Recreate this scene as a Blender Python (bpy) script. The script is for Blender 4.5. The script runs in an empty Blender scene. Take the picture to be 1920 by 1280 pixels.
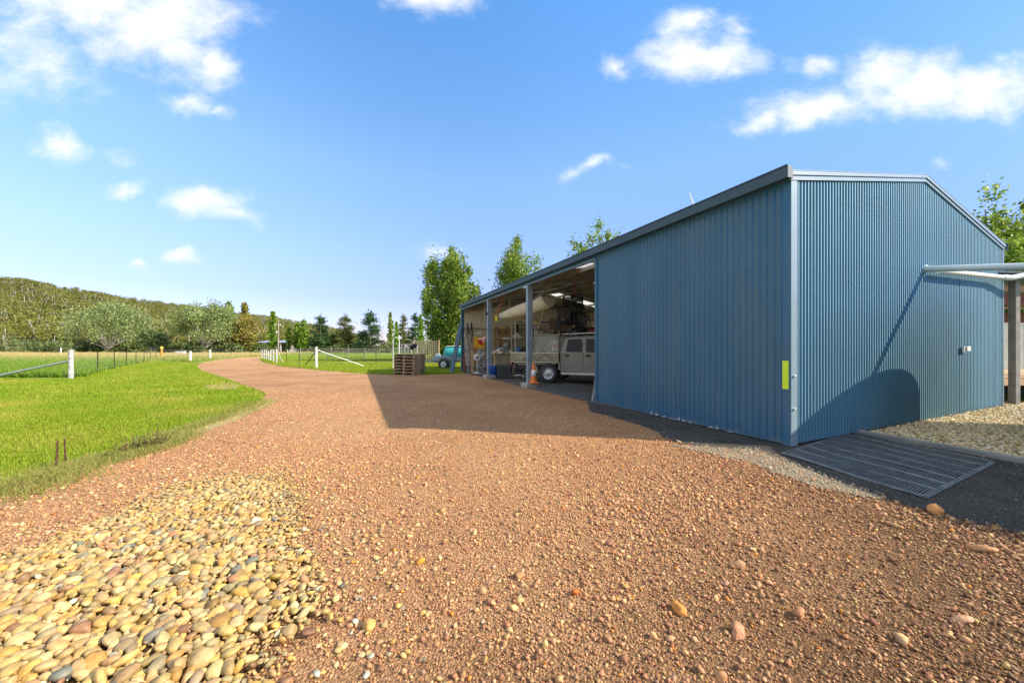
import bpy, bmesh, math, random
import numpy as np
from mathutils import Vector, Matrix
R = math.radians
C = bpy.context.scene.collection
sc = bpy.context.scene
rng = np.random.default_rng(7)
random.seed(7)

# ------------------------------------------------------------------ camera
F, H0, HX, HY = 656.0, 1.3, 960.0, 653.0          # focal length in photo pixels, eye height, horizon
cam_d = bpy.data.cameras.new('camera'); cam = bpy.data.objects.new('camera', cam_d); C.objects.link(cam)
cam.location = (0, 0, H0); cam.rotation_euler = (R(90), 0, 0)
cam_d.sensor_width = 36; cam_d.lens = F/1920*36; cam_d.shift_y = (HY-640)/1920
cam_d.clip_start = .05; cam_d.clip_end = 4000
sc.camera = cam

# ------------------------------------------------------------------ sun, sky, exposure
SUN_AZ = (.978, -.209); SUN_EL = 32.8
sd = Vector((SUN_AZ[0]*math.cos(R(SUN_EL)), SUN_AZ[1]*math.cos(R(SUN_EL)), math.sin(R(SUN_EL))))
sl = bpy.data.lights.new('sun', 'SUN'); sl.energy = 4.9; sl.angle = R(.5); sl.color = (1, .90, .74)
so = bpy.data.objects.new('sun', sl); C.objects.link(so); so.rotation_euler = (-sd).to_track_quat('-Z', 'Y').to_euler()
sc.view_settings.view_transform = 'Standard'; sc.view_settings.look = 'None'
sc.view_settings.exposure = .75; sc.view_settings.gamma = 1
world = bpy.data.worlds.new('World'); sc.world = world; world.use_nodes = True
CLOUDS = [  # photo x, y, half width, half height, tilt, strength
 (300,40,150,80,-8,1.0),(180,10,190,45,0,.9),(395,130,50,48,20,1.0),(60,95,130,85,0,.55),(330,100,90,50,30,.8),
 (355,198,48,20,5,.62),(415,215,22,12,0,.5),(820,0,90,30,0,.9),
 (1285,108,85,48,0,.95),(1360,110,75,32,5,.9),(1275,50,55,30,0,.8),(1155,122,34,18,20,.6),(1380,60,36,18,0,.42),
 (1730,155,130,52,0,1.0),(1850,165,120,52,0,1.0),(1530,200,135,34,-8,.95),(1435,225,55,24,-15,.8),(1530,128,38,20,0,.6),(1640,135,60,34,0,.9),
 (1080,318,36,15,-28,.75),(1115,300,38,11,-8,.65),(118,276,58,27,10,.85),(90,265,34,18,20,.6),(232,352,42,15,0,.75),
 (385,376,70,27,0,.9),(430,392,70,16,8,.7),(342,494,38,15,0,.75),(264,501,22,12,0,.6),(825,468,48,18,0,.5),
 (1772,318,18,8,0,.3),(215,290,28,12,0,.4),(2300,60,160,60,0,.8),(-400,150,200,60,0,.8),(-150,420,110,30,0,.6)]
def build_world():
    nt = world.node_tree; N = nt.nodes; L = nt.links
    for n in list(N): N.remove(n)
    out = N.new('ShaderNodeOutputWorld'); bg = N.new('ShaderNodeBackground'); bg.inputs[1].default_value = .15
    sky = N.new('ShaderNodeTexSky'); sky.sky_type = 'NISHITA'; sky.sun_disc = False
    sky.sun_elevation = R(SUN_EL); sky.sun_rotation = math.atan2(SUN_AZ[0], SUN_AZ[1])
    sky.altitude = 600; sky.air_density = 1.0; sky.dust_density = .6; sky.ozone_density = 3.0
    tc = N.new('ShaderNodeTexCoord'); sep = N.new('ShaderNodeSeparateXYZ'); L.new(tc.outputs['Generated'], sep.inputs[0])
    def m(op, a, b=None, c=None):
        n = N.new('ShaderNodeMath'); n.operation = op
        for i, v in enumerate((a, b, c)):
            if v is None: continue
            if isinstance(v, (int, float)): n.inputs[i].default_value = v
            else: L.new(v, n.inputs[i])
        return n.outputs[0]
    y = m('MAXIMUM', sep.outputs[1], .02)
    u = m('DIVIDE', sep.outputs[0], y); v = m('DIVIDE', sep.outputs[2], y)
    uv = N.new('ShaderNodeCombineXYZ'); L.new(u, uv.inputs[0]); L.new(v, uv.inputs[1])
    # wobble the coordinates a little so outlines break up
    nz = N.new('ShaderNodeTexNoise'); nz.inputs['Scale'].default_value = 7; nz.inputs['Detail'].default_value = 5
    L.new(uv.outputs[0], nz.inputs['Vector'])
    sub = N.new('ShaderNodeVectorMath'); sub.operation = 'SUBTRACT'; L.new(nz.outputs['Color'], sub.inputs[0]); sub.inputs[1].default_value = (.5, .5, .5)
    scl = N.new('ShaderNodeVectorMath'); scl.operation = 'SCALE'; L.new(sub.outputs[0], scl.inputs[0]); scl.inputs['Scale'].default_value = .13
    add = N.new('ShaderNodeVectorMath'); L.new(uv.outputs[0], add.inputs[0]); L.new(scl.outputs[0], add.inputs[1])
    best = None
    for (cx, cy, a, b, rot, s) in CLOUDS:
        mp = N.new('ShaderNodeMapping'); mp.vector_type = 'TEXTURE'
        mp.inputs['Location'].default_value = ((cx-HX)/F, (HY-cy)/F, 0)
        mp.inputs['Rotation'].default_value = (0, 0, R(-rot)); mp.inputs['Scale'].default_value = (a*1.35/F, b*1.45/F, 1)
        L.new(add.outputs[0], mp.inputs['Vector'])
        ln = N.new('ShaderNodeVectorMath'); ln.operation = 'LENGTH'; L.new(mp.outputs[0], ln.inputs[0])
        d = m('MULTIPLY', m('SUBTRACT', 1.0, ln.outputs['Value']), s)
        best = d if best is None else m('MAXIMUM', best, d)
    n2 = N.new('ShaderNodeTexNoise'); n2.inputs['Scale'].default_value = 9; n2.inputs['Detail'].default_value = 9; n2.inputs['Roughness'].default_value = .62
    mp2 = N.new('ShaderNodeMapping'); mp2.inputs['Scale'].default_value = (1, 1.7, 1); L.new(uv.outputs[0], mp2.inputs[0]); L.new(mp2.outputs[0], n2.inputs['Vector'])
    den = m('ADD', best, m('MULTIPLY', m('SUBTRACT', n2.outputs[0], .52), 1.15))
    mr = N.new('ShaderNodeMapRange'); mr.interpolation_type = 'SMOOTHSTEP'; L.new(den, mr.inputs[0])
    mr.inputs[1].default_value = -.06; mr.inputs[2].default_value = .9
    fr = m('MULTIPLY', mr.outputs[0], m('GREATER_THAN', sep.outputs[1], .03))
    # unseen bright cloud, added overhead and behind the left shoulder to fill shade
    n3 = N.new('ShaderNodeTexNoise'); n3.inputs['Scale'].default_value = 1.8; n3.inputs['Detail'].default_value = 6
    L.new(tc.outputs['Generated'], n3.inputs['Vector'])
    def ss(v, a, b):
        q = N.new('ShaderNodeMapRange'); q.interpolation_type = 'SMOOTHSTEP'; L.new(v, q.inputs[0]); q.inputs[1].default_value = a; q.inputs[2].default_value = b; return q.outputs[0]
    zone = m('MAXIMUM', m('MULTIPLY', ss(m('MULTIPLY', sep.outputs[1], -1.0), .05, .3), ss(m('MULTIPLY', sep.outputs[0], -1.0), -.15, .15)), ss(sep.outputs[2], .76, .84))
    fr = m('MAXIMUM', fr, m('MULTIPLY', zone, ss(n3.outputs[0], .26, .44)))
    # horizon whitening of the clear sky, as seen in the photo
    tint = N.new('ShaderNodeMixRGB'); tint.blend_type = 'MULTIPLY'; tint.inputs[0].default_value = 1
    L.new(sky.outputs[0], tint.inputs[1])
    cr = N.new('ShaderNodeValToRGB'); L.new(m('MAXIMUM', sep.outputs[2], 0), cr.inputs[0])
    cr.color_ramp.elements[0].position = 0; cr.color_ramp.elements[0].color = (.70, .57, .70, 1)
    cr.color_ramp.elements[1].position = .7; cr.color_ramp.elements[1].color = (.89, 1.37, 1.60, 1)
    for q, c in ((.13, (.80, .68, .86)), (.25, (1.06, .98, 1.10)), (.43, (1.24, 1.33, 1.32))):
        e = cr.color_ramp.elements.new(q); e.color = (*c, 1)
    L.new(cr.outputs[0], tint.inputs[2])
    east = N.new('ShaderNodeMixRGB'); east.blend_type = 'MULTIPLY'; L.new(ss(sep.outputs[0], .05, .85), east.inputs[0]); L.new(tint.outputs[0], east.inputs[1]); east.inputs[2].default_value = (.58, .66, .80, 1); tint = east
    cc = N.new('ShaderNodeMixRGB'); L.new(m('MULTIPLY', n2.outputs[0], 1.0), cc.inputs[0])
    cc.inputs[1].default_value = (3.7, 4.0, 4.6, 1); cc.inputs[2].default_value = (4.9, 4.85, 4.8, 1)
    mix = N.new('ShaderNodeMixRGB'); L.new(fr, mix.inputs[0]); L.new(tint.outputs[0], mix.inputs[1]); L.new(cc.outputs[0], mix.inputs[2])
    L.new(mix.outputs[0], bg.inputs[0]); L.new(bg.outputs[0], out.inputs[0])
build_world()

# ------------------------------------------------------------------ where things stand
def G(px, py):                       # ground point seen at a photo pixel
    z = F*H0/(py-HY); return ((px-HX)/F*z, z)
def at(px, py, Y): return Vector(((px-HX)/F*Y, Y, H0+(HY-py)/F*Y))
TX, TY = .9148, .4040                # direction across the shed; its long direction is (-TY, TX)
CX, CY = 3.65, 4.60
SROT = math.atan2(TY, TX)
def S(t, s, z=0): return Vector((CX+TX*t-TY*s, CY+TY*t+TX*s, z))
def t_at(px, s):
    k = (px-HX)/F; return (k*(CY+TX*s)-CX+TY*s)/(TX-k*TY)
def z_at(t, s, py): return H0+(HY-py)/F*(CY+TY*t+TX*s)

# ------------------------------------------------------------------ materials
MATS = {}
def mat(name, col, rough=.6, metal=0, var=.12, nscale=6, bump=0, bscale=30, col2=None, spec=.5, dirt=None, coat=0):
    if name in MATS: return MATS[name]
    m = bpy.data.materials.new(name); m.use_nodes = True; MATS[name] = m
    N = m.node_tree.nodes; L = m.node_tree.links; p = N['Principled BSDF']
    p.inputs['Roughness'].default_value = rough; p.inputs['Metallic'].default_value = metal
    p.inputs['Specular IOR Level'].default_value = spec; p.inputs['Coat Weight'].default_value = coat
    tc = N.new('ShaderNodeTexCoord')
    nz = N.new('ShaderNodeTexNoise'); nz.inputs['Scale'].default_value = nscale; nz.inputs['Detail'].default_value = 6
    L.new(tc.outputs['Object'], nz.inputs['Vector'])
    mr = N.new('ShaderNodeMapRange'); mr.inputs[1].default_value = .3; mr.inputs[2].default_value = .7; L.new(nz.outputs[0], mr.inputs[0])
    mx = N.new('ShaderNodeMixRGB'); L.new(mr.outputs[0], mx.inputs[0])
    c2 = col2 or tuple(c*(1-var*2) for c in col)
    mx.inputs[1].default_value = (*c2, 1); mx.inputs[2].default_value = (*tuple(min(1, c*(1+var)) for c in col), 1)
    last = mx.outputs[0]
    if dirt:
        n2 = N.new('ShaderNodeTexNoise'); n2.inputs['Scale'].default_value = dirt[1]; n2.inputs['Detail'].default_value = 9; L.new(tc.outputs['Object'], n2.inputs['Vector'])
        r2 = N.new('ShaderNodeMapRange'); r2.inputs[1].default_value = dirt[2]; r2.inputs[2].default_value = dirt[2]+.15; L.new(n2.outputs[0], r2.inputs[0])
        m2 = N.new('ShaderNodeMixRGB'); L.new(r2.outputs[0], m2.inputs[0]); L.new(last, m2.inputs[1]); m2.inputs[2].default_value = (*dirt[0], 1); last = m2.outputs[0]
    L.new(last, p.inputs['Base Color'])
    if bump:
        nb = N.new('ShaderNodeTexNoise'); nb.inputs['Scale'].default_value = bscale; nb.inputs['Detail'].default_value = 5; L.new(tc.outputs['Object'], nb.inputs['Vector'])
        b = N.new('ShaderNodeBump'); b.inputs['Strength'].default_value = bump; b.inputs['Distance'].default_value = .02
        L.new(nb.outputs[0], b.inputs['Height']); L.new(b.outputs[0], p.inputs['Normal'])
    return m
def attr_mat(name, rough=.7, trans=0, bump=0, bscale=60, spec=.4, mottle=0):
    m = bpy.data.materials.new(name); m.use_nodes = True; MATS[name] = m
    N = m.node_tree.nodes; L = m.node_tree.links; p = N['Principled BSDF']; o = N['Material Output']
    p.inputs['Roughness'].default_value = rough; p.inputs['Specular IOR Level'].default_value = spec
    a = N.new('ShaderNodeAttribute'); a.attribute_name = 'Col'; last = a.outputs['Color']
    tc = N.new('ShaderNodeTexCoord')
    if mottle:
        nz = N.new('ShaderNodeTexNoise'); nz.inputs['Scale'].default_value = bscale*.6; nz.inputs['Detail'].default_value = 8; L.new(tc.outputs['Object'], nz.inputs['Vector'])
        mr = N.new('ShaderNodeMapRange'); mr.inputs[1].default_value = .3; mr.inputs[2].default_value = .7; mr.inputs[3].default_value = 1-mottle; mr.inputs[4].default_value = 1+mottle; L.new(nz.outputs[0], mr.inputs[0])
        v = N.new('ShaderNodeVectorMath'); v.operation = 'SCALE'; L.new(last, v.inputs[0]); L.new(mr.outputs[0], v.inputs['Scale']); last = v.outputs[0]
    L.new(last, p.inputs['Base Color'])
    if bump:
        nb = N.new('ShaderNodeTexNoise'); nb.inputs['Scale'].default_value = bscale; L.new(tc.outputs['Object'], nb.inputs['Vector'])
        b = N.new('ShaderNodeBump'); b.inputs['Strength'].default_value = bump; b.inputs['Distance'].default_value = .01
        L.new(nb.outputs[0], b.inputs['Height']); L.new(b.outputs[0], p.inputs['Normal'])
    if trans:
        t = N.new('ShaderNodeBsdfTranslucent'); L.new(last, t.inputs[0]); mx = N.new('ShaderNodeMixShader'); mx.inputs[0].default_value = trans
        L.new(p.outputs[0], mx.inputs[1]); L.new(t.outputs[0], mx.inputs[2]); L.new(mx.outputs[0], o.inputs[0])
    return m
def ground_mat(name, cols, s_big, s_small, bump=.6, bscale=40, rough=.95, stretch=None, pebble=None):
    """cols = [dark, mid, light] mixed by a broad and a fine noise; optional voronoi stones"""
    m = bpy.data.materials.new(name); m.use_nodes = True; MATS[name] = m
    N = m.node_tree.nodes; L = m.node_tree.links; p = N['Principled BSDF']; p.inputs['Roughness'].default_value = rough; p.inputs['Specular IOR Level'].default_value = .15
    tc = N.new('ShaderNodeTexCoord'); mp = N.new('ShaderNodeMapping'); L.new(tc.outputs['Object'], mp.inputs[0])
    if stretch: mp.inputs['Scale'].default_value = stretch
    a = N.new('ShaderNodeTexNoise'); a.inputs['Scale'].default_value = s_big; a.inputs['Detail'].default_value = 7; a.inputs['Roughness'].default_value = .65; L.new(mp.outputs[0], a.inputs['Vector'])
    b = N.new('ShaderNodeTexNoise'); b.inputs['Scale'].default_value = s_small; b.inputs['Detail'].default_value = 5; b.inputs['Roughness'].default_value = .7; L.new(tc.outputs['Object'], b.inputs['Vector'])
    ad = N.new('ShaderNodeMath'); ad.operation = 'ADD'; L.new(a.outputs[0], ad.inputs[0]); L.new(b.outputs[0], ad.inputs[1])
    cr = N.new('ShaderNodeValToRGB'); mh = N.new('ShaderNodeMath'); mh.operation = 'MULTIPLY'; mh.inputs[1].default_value = .5; L.new(ad.outputs[0], mh.inputs[0]); L.new(mh.outputs[0], cr.inputs[0])
    e = cr.color_ramp.elements; e[0].position = .36; e[0].color = (*cols[0], 1); e[1].position = .66; e[1].color = (*cols[2], 1)
    k = e.new(.5); k.color = (*cols[1], 1)
    last = cr.outputs[0]; hgt = b.outputs[0]
    if pebble:
        vo = N.new('ShaderNodeTexVoronoi'); vo.inputs['Scale'].default_value = pebble; L.new(tc.outputs['Object'], vo.inputs['Vector'])
        hs = N.new('ShaderNodeSeparateColor'); L.new(vo.outputs['Color'], hs.inputs[0])
        mr = N.new('ShaderNodeMapRange'); mr.inputs[3].default_value = .62; mr.inputs[4].default_value = 1.38; L.new(hs.outputs[0], mr.inputs[0])
        v = N.new('ShaderNodeVectorMath'); v.operation = 'SCALE'; L.new(last, v.inputs[0]); L.new(mr.outputs[0], v.inputs['Scale']); last = v.outputs[0]
        mu = N.new('ShaderNodeMath'); mu.operation = 'MULTIPLY_ADD'; L.new(vo.outputs['Distance'], mu.inputs[0]); mu.inputs[1].default_value = -1.0; L.new(b.outputs[0], mu.inputs[2]); hgt = mu.outputs[0]
    L.new(last, p.inputs['Base Color'])
    bb = N.new('ShaderNodeBump'); bb.inputs['Strength'].default_value = bump; bb.inputs['Distance'].default_value = .03; L.new(hgt, bb.inputs['Height']); L.new(bb.outputs[0], p.inputs['Normal'])
    return m
def two_side(name, front, back, rough, rough2, bump=.05, spec=.5, weather=.22):
    """painted steel: colour coat outside, pale backing coat inside"""
    m = mat(name, front, rough, var=.05, nscale=1.3, bump=bump, bscale=3, spec=spec)
    N = m.node_tree.nodes; L = m.node_tree.links; p = N['Principled BSDF']
    src = p.inputs['Base Color'].links[0].from_socket
    tc = N.new('ShaderNodeTexCoord'); mp = N.new('ShaderNodeMapping'); mp.inputs['Scale'].default_value = (1, 1, .16); L.new(tc.outputs['Object'], mp.inputs[0])
    wz = N.new('ShaderNodeTexNoise'); wz.inputs['Scale'].default_value = 2.6; wz.inputs['Detail'].default_value = 9; wz.inputs['Roughness'].default_value = .7; L.new(mp.outputs[0], wz.inputs['Vector'])
    wr = N.new('ShaderNodeMapRange'); wr.inputs[1].default_value = .35; wr.inputs[2].default_value = .75; wr.inputs[4].default_value = weather; L.new(wz.outputs[0], wr.inputs[0])
    # mud and dust splashed along the foot of the sheets
    zz = N.new('ShaderNodeSeparateXYZ'); L.new(tc.outputs['Object'], zz.inputs[0]); fz = N.new('ShaderNodeTexNoise'); fz.inputs['Scale'].default_value = 7; fz.inputs['Detail'].default_value = 8; L.new(tc.outputs['Object'], fz.inputs['Vector'])
    fm_ = N.new('ShaderNodeMath'); fm_.operation = 'MULTIPLY_ADD'; L.new(zz.outputs[2], fm_.inputs[0]); fm_.inputs[1].default_value = -4.5; L.new(fz.outputs[0], fm_.inputs[2])
    fr_ = N.new('ShaderNodeMapRange'); fr_.inputs[1].default_value = .0; fr_.inputs[2].default_value = .5; fr_.inputs[4].default_value = .5; L.new(fm_.outputs[0], fr_.inputs[0])
    mxx = N.new('ShaderNodeMath'); mxx.operation = 'MAXIMUM'; L.new(wr.outputs[0], mxx.inputs[0]); L.new(fr_.outputs[0], mxx.inputs[1])
    dm = N.new('ShaderNodeMixRGB'); L.new(mxx.outputs[0], dm.inputs[0]); L.new(src, dm.inputs[1]); dm.inputs[2].default_value = (.20, .20, .18, 1); src = dm.outputs[0]
    g = N.new('ShaderNodeNewGeometry'); mx = N.new('ShaderNodeMixRGB'); L.new(g.outputs['Backfacing'], mx.inputs[0]); L.new(src, mx.inputs[1]); mx.inputs[2].default_value = (*back, 1)
    L.new(mx.outputs[0], p.inputs['Base Color'])
    return m
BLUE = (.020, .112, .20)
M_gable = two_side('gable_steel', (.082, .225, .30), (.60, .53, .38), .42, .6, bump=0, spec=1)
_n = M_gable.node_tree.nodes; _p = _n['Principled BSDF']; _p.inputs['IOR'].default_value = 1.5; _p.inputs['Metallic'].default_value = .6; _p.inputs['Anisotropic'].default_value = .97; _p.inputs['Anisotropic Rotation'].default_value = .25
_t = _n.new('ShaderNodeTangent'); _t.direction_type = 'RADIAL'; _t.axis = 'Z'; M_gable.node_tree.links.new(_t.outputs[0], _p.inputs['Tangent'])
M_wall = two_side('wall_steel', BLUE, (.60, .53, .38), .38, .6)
M_roof = two_side('roof_steel', (.14, .21, .26), (.54, .47, .36), .35, .6)
M_trim = mat('trim_steel', (.13, .20, .25), .33, var=.05, nscale=2)
M_barge = mat('barge_steel', (.22, .30, .34), .35, var=.04, nscale=2)
M_gutter = mat('gutter_steel', (.06, .10, .13), .55, spec=.25, var=.06, nscale=2)
M_post = mat('post_steel', (.26, .33, .37), .4, metal=.2, var=.1, nscale=3)
M_frame = mat('frame_steel', (.34, .33, .30), .5, metal=.3, var=.1, nscale=3)
M_galv = mat('galvanised', (.50, .52, .52), .45, metal=.6, var=.15, nscale=20)
M_white = mat('white_paint', (.74, .74, .70), .5, var=.06, nscale=8)
M_pvc = mat('grey_pvc', (.58, .67, .70), .35, var=.03)
M_pvcw = mat('cream_pvc', (.78, .74, .64), .4, var=.03)
M_black = mat('black_plastic', (.02, .022, .025), .5, var=.2)
M_rub = mat('rubber', (.035, .036, .038), .8, var=.2, nscale=20)
M_conc = mat('concrete', (.38, .34, .28), .9, var=.15, nscale=9, bump=.4, bscale=60)
M_wood = mat('weathered_timber', (.36, .28, .20), .85, var=.25, nscale=5, bump=.3, bscale=25)
M_red = mat('red_timber', (.28, .09, .05), .7, var=.2, nscale=5)
M_pine = mat('pine_timber', (.62, .40, .22), .7, var=.15, nscale=6)
M_ply = mat('plywood', (.55, .34, .14), .7, var=.15, nscale=4)
M_greyp = mat('grey_post', (.28, .26, .22), .8, var=.15, nscale=6, bump=.2)
M_leaf = attr_mat('leaf', .55, trans=.38, spec=.35)
M_needle = attr_mat('needle', .7, trans=.2, spec=.2)
M_grassb = attr_mat('grass_blade', .6, trans=.35, spec=.25)
M_stone = attr_mat('stone', .75, bump=.5, bscale=90, mottle=.22, spec=.35)
M_pebble = attr_mat('pebble', .55, bump=.35, bscale=55, mottle=.25, spec=.45)
M_bark = mat('bark', (.22, .17, .12), .9, var=.3, nscale=5, bump=.5)
M_palebark = mat('pale_bark', (.55, .50, .42), .85, var=.25, nscale=5)

# ------------------------------------------------------------------ object helpers
def tag(o, label, cat, group=None, kind=None):
    if label: o['label'] = label
    if cat: o['category'] = cat
    if group: o['group'] = group
    if kind: o['kind'] = kind
    return o
def thing(name, label, cat, loc=(0, 0, 0), rz=0, group=None):
    o = bpy.data.objects.new(name, None); o.empty_display_size = .1; C.objects.link(o)
    o.location = loc; o.rotation_euler = (0, 0, rz); return tag(o, label, cat, group)
def np_mesh(name, V, Fc, m, parent=None, cols=None, smooth=False):
    me = bpy.data.meshes.new(name); V = np.asarray(V, np.float32).reshape(-1, 3); Fc = np.asarray(Fc, np.int32)
    k = Fc.shape[1]; me.vertices.add(len(V)); me.vertices.foreach_set('co', V.ravel())
    me.loops.add(Fc.size); me.loops.foreach_set('vertex_index', Fc.ravel())
    me.polygons.add(len(Fc)); me.polygons.foreach_set('loop_start', np.arange(0, Fc.size, k, dtype=np.int32))
    if smooth: me.polygons.foreach_set('use_smooth', np.ones(len(Fc), bool))
    me.update(calc_edges=True)
    if cols is not None:
        a = me.color_attributes.new('Col', 'FLOAT_COLOR', 'POINT'); c = np.ones((len(V), 4), np.float32); c[:, :3] = cols; a.data.foreach_set('color', c.ravel())
    me.materials.append(m); o = bpy.data.objects.new(name, me); C.objects.link(o)
    if parent: o.parent = parent
    return o
class MB:
    def __init__(s): s.v = []; s.f = []; s.sm = []
    def add(s, vs, fs, smooth=False):
        n = len(s.v); s.v += [tuple(p) for p in vs]; s.f += [tuple(i+n for i in f) for f in fs]; s.sm += [smooth]*len(fs); return s
    def box(s, c, d, rot=None, taper=1.0):
        hx, hy, hz = d[0]/2, d[1]/2, d[2]/2; c = Vector(c)
        P = [Vector((x*hx*(taper if z > 0 else 1), y*hy*(taper if z > 0 else 1), z*hz)) for z in (-1, 1) for y in (-1, 1) for x in (-1, 1)]
        if rot is not None:
            M = rot if isinstance(rot, Matrix) else Matrix.Rotation(rot, 3, 'Z'); P = [M @ p for p in P]
        return s.add([c+p for p in P], [(0, 2, 3, 1), (4, 5, 7, 6), (0, 1, 5, 4), (2, 6, 7, 3), (0, 4, 6, 2), (1, 3, 7, 5)])
    def bx(s, a, b):
        return s.box([(a[i]+b[i])/2 for i in range(3)], [abs(b[i]-a[i]) for i in range(3)])
    def tube(s, pts, r, n=10, caps=True):
        pts = [Vector(p) for p in pts]; rs = r if isinstance(r, (list, tuple)) else [r]*len(pts)
        rings = []; ref = None
        for i, p in enumerate(pts):
            d = (pts[min(i+1, len(pts)-1)]-pts[max(i-1, 0)])
            if d.length < 1e-9: d = Vector((0, 0, 1))
            d.normalize()
            if ref is None: ref = Vector((0, 0, 1)) if abs(d.z) < .9 else Vector((1, 0, 0))
            a = d.cross(ref).normalized(); b = a.cross(d).normalized(); ref = b
            rings.append([p+(a*math.cos(2*math.pi*k/n)+b*math.sin(2*math.pi*k/n))*rs[i] for k in range(n)])
        vs = [q for g in rings for q in g]; fs = []
        for i in range(len(pts)-1):
            for k in range(n): fs.append((i*n+k, i*n+(k+1) % n, (i+1)*n+(k+1) % n, (i+1)*n+k))
        s.add(vs, fs, True)
        if caps:
            s.add(rings[0], [tuple(range(n))]); s.add(rings[-1], [tuple(range(n))[::-1]])
        return s
    def bar(s, a, b, w, h=None):
        a = Vector(a); b = Vector(b); d = b-a; h = h or w
        q = d.to_track_quat('X', 'Z').to_matrix(); return s.box((a+b)/2, (d.length, w, h), q)
    def lathe(s, prof, c=(0, 0, 0), n=24, axis='Z', smooth=True):
        c = Vector(c); vs = []
        for r, z in prof:
            for k in range(n):
                a = 2*math.pi*k/n; x, y = r*math.cos(a), r*math.sin(a)
                vs.append(c+(Vector((x, y, z)) if axis == 'Z' else Vector((x, z, y)) if axis == 'Y' else Vector((z, x, y))))
        fs = [(i*n+k, i*n+(k+1) % n, (i+1)*n+(k+1) % n, (i+1)*n+k) for i in range(len(prof)-1) for k in range(n)]
        return s.add(vs, fs, smooth)
    def prism(s, prof, y0, y1):      # profile in x,z pulled along y
        n = len(prof); vs = [(x, y0, z) for x, z in prof]+[(x, y1, z) for x, z in prof]
        return s.add(vs, [tuple(range(n)), tuple(range(2*n-1, n-1, -1))]+[(i, i+n, (i+1) % n+n, (i+1) % n) for i in range(n)])
    def build(s, name, m, parent=None, bevel=0, sub=0):
        me = bpy.data.meshes.new(name); me.from_pydata(s.v, [], s.f); me.materials.append(m)
        me.polygons.foreach_set('use_smooth', s.sm); me.update()
        bm = bmesh.new(); bm.from_mesh(me); bmesh.ops.recalc_face_normals(bm, faces=bm.faces); bm.to_mesh(me); bm.free()
        o = bpy.data.objects.new(name, me); C.objects.link(o)
        if parent: o.parent = parent
        if bevel:
            b = o.modifiers.new('b', 'BEVEL'); b.width = bevel; b.segments = 2; b.limit_method = 'ANGLE'
        if sub:
            b = o.modifiers.new('s', 'SUBSURF'); b.levels = sub; b.render_levels = sub
        return o
def copy_tree(o, parent=None):
    c = o.copy(); C.objects.link(c)
    if parent: c.parent = parent
    for ch in list(o.children): copy_tree(ch, c)
    return c
def inpoly(P, poly):
    x, y = P[:, 0], P[:, 1]; r = np.zeros(len(P), bool); n = len(poly); j = n-1
    for i in range(n):
        xi, yi = poly[i]; xj, yj = poly[j]
        c = ((yi > y) != (yj > y)) & (x < (xj-xi)*(y-yi)/((yj-yi) if yj != yi else 1e-9)+xi); r ^= c; j = i
    return r
def ragged(poly, step, amp, seed=1):
    rd = random.Random(seed); out = []
    for i in range(len(poly)):
        a = Vector(poly[i]); b = Vector(poly[(i+1) % len(poly)]); d = (b-a).length; k = max(1, min(60, int(d/step)))
        nrm = Vector((-(b-a).y, (b-a).x)).normalized() if d else Vector((0, 0))
        for j in range(k):
            p = a+(b-a)*j/k; p = p+nrm*rd.uniform(-amp, amp); out.append((p.x, p.y))
    return out
def sheet(name, poly, z, m, kind='structure', label=None, cat=None):
    bm = bmesh.new(); vs = [bm.verts.new((x, y, z)) for x, y in poly]
    es = [bm.edges.new((vs[i], vs[(i+1) % len(vs)])) for i in range(len(vs))]
    bmesh.ops.triangle_fill(bm, edges=es, use_beauty=True, normal=(0, 0, 1))
    for f in bm.faces:
        if f.normal.z < 0: f.normal_flip()
    me = bpy.data.meshes.new(name); bm.to_mesh(me); bm.free(); me.materials.append(m)
    o = bpy.data.objects.new(name, me); C.objects.link(o); tag(o, label, cat, kind=kind); return o

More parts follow.
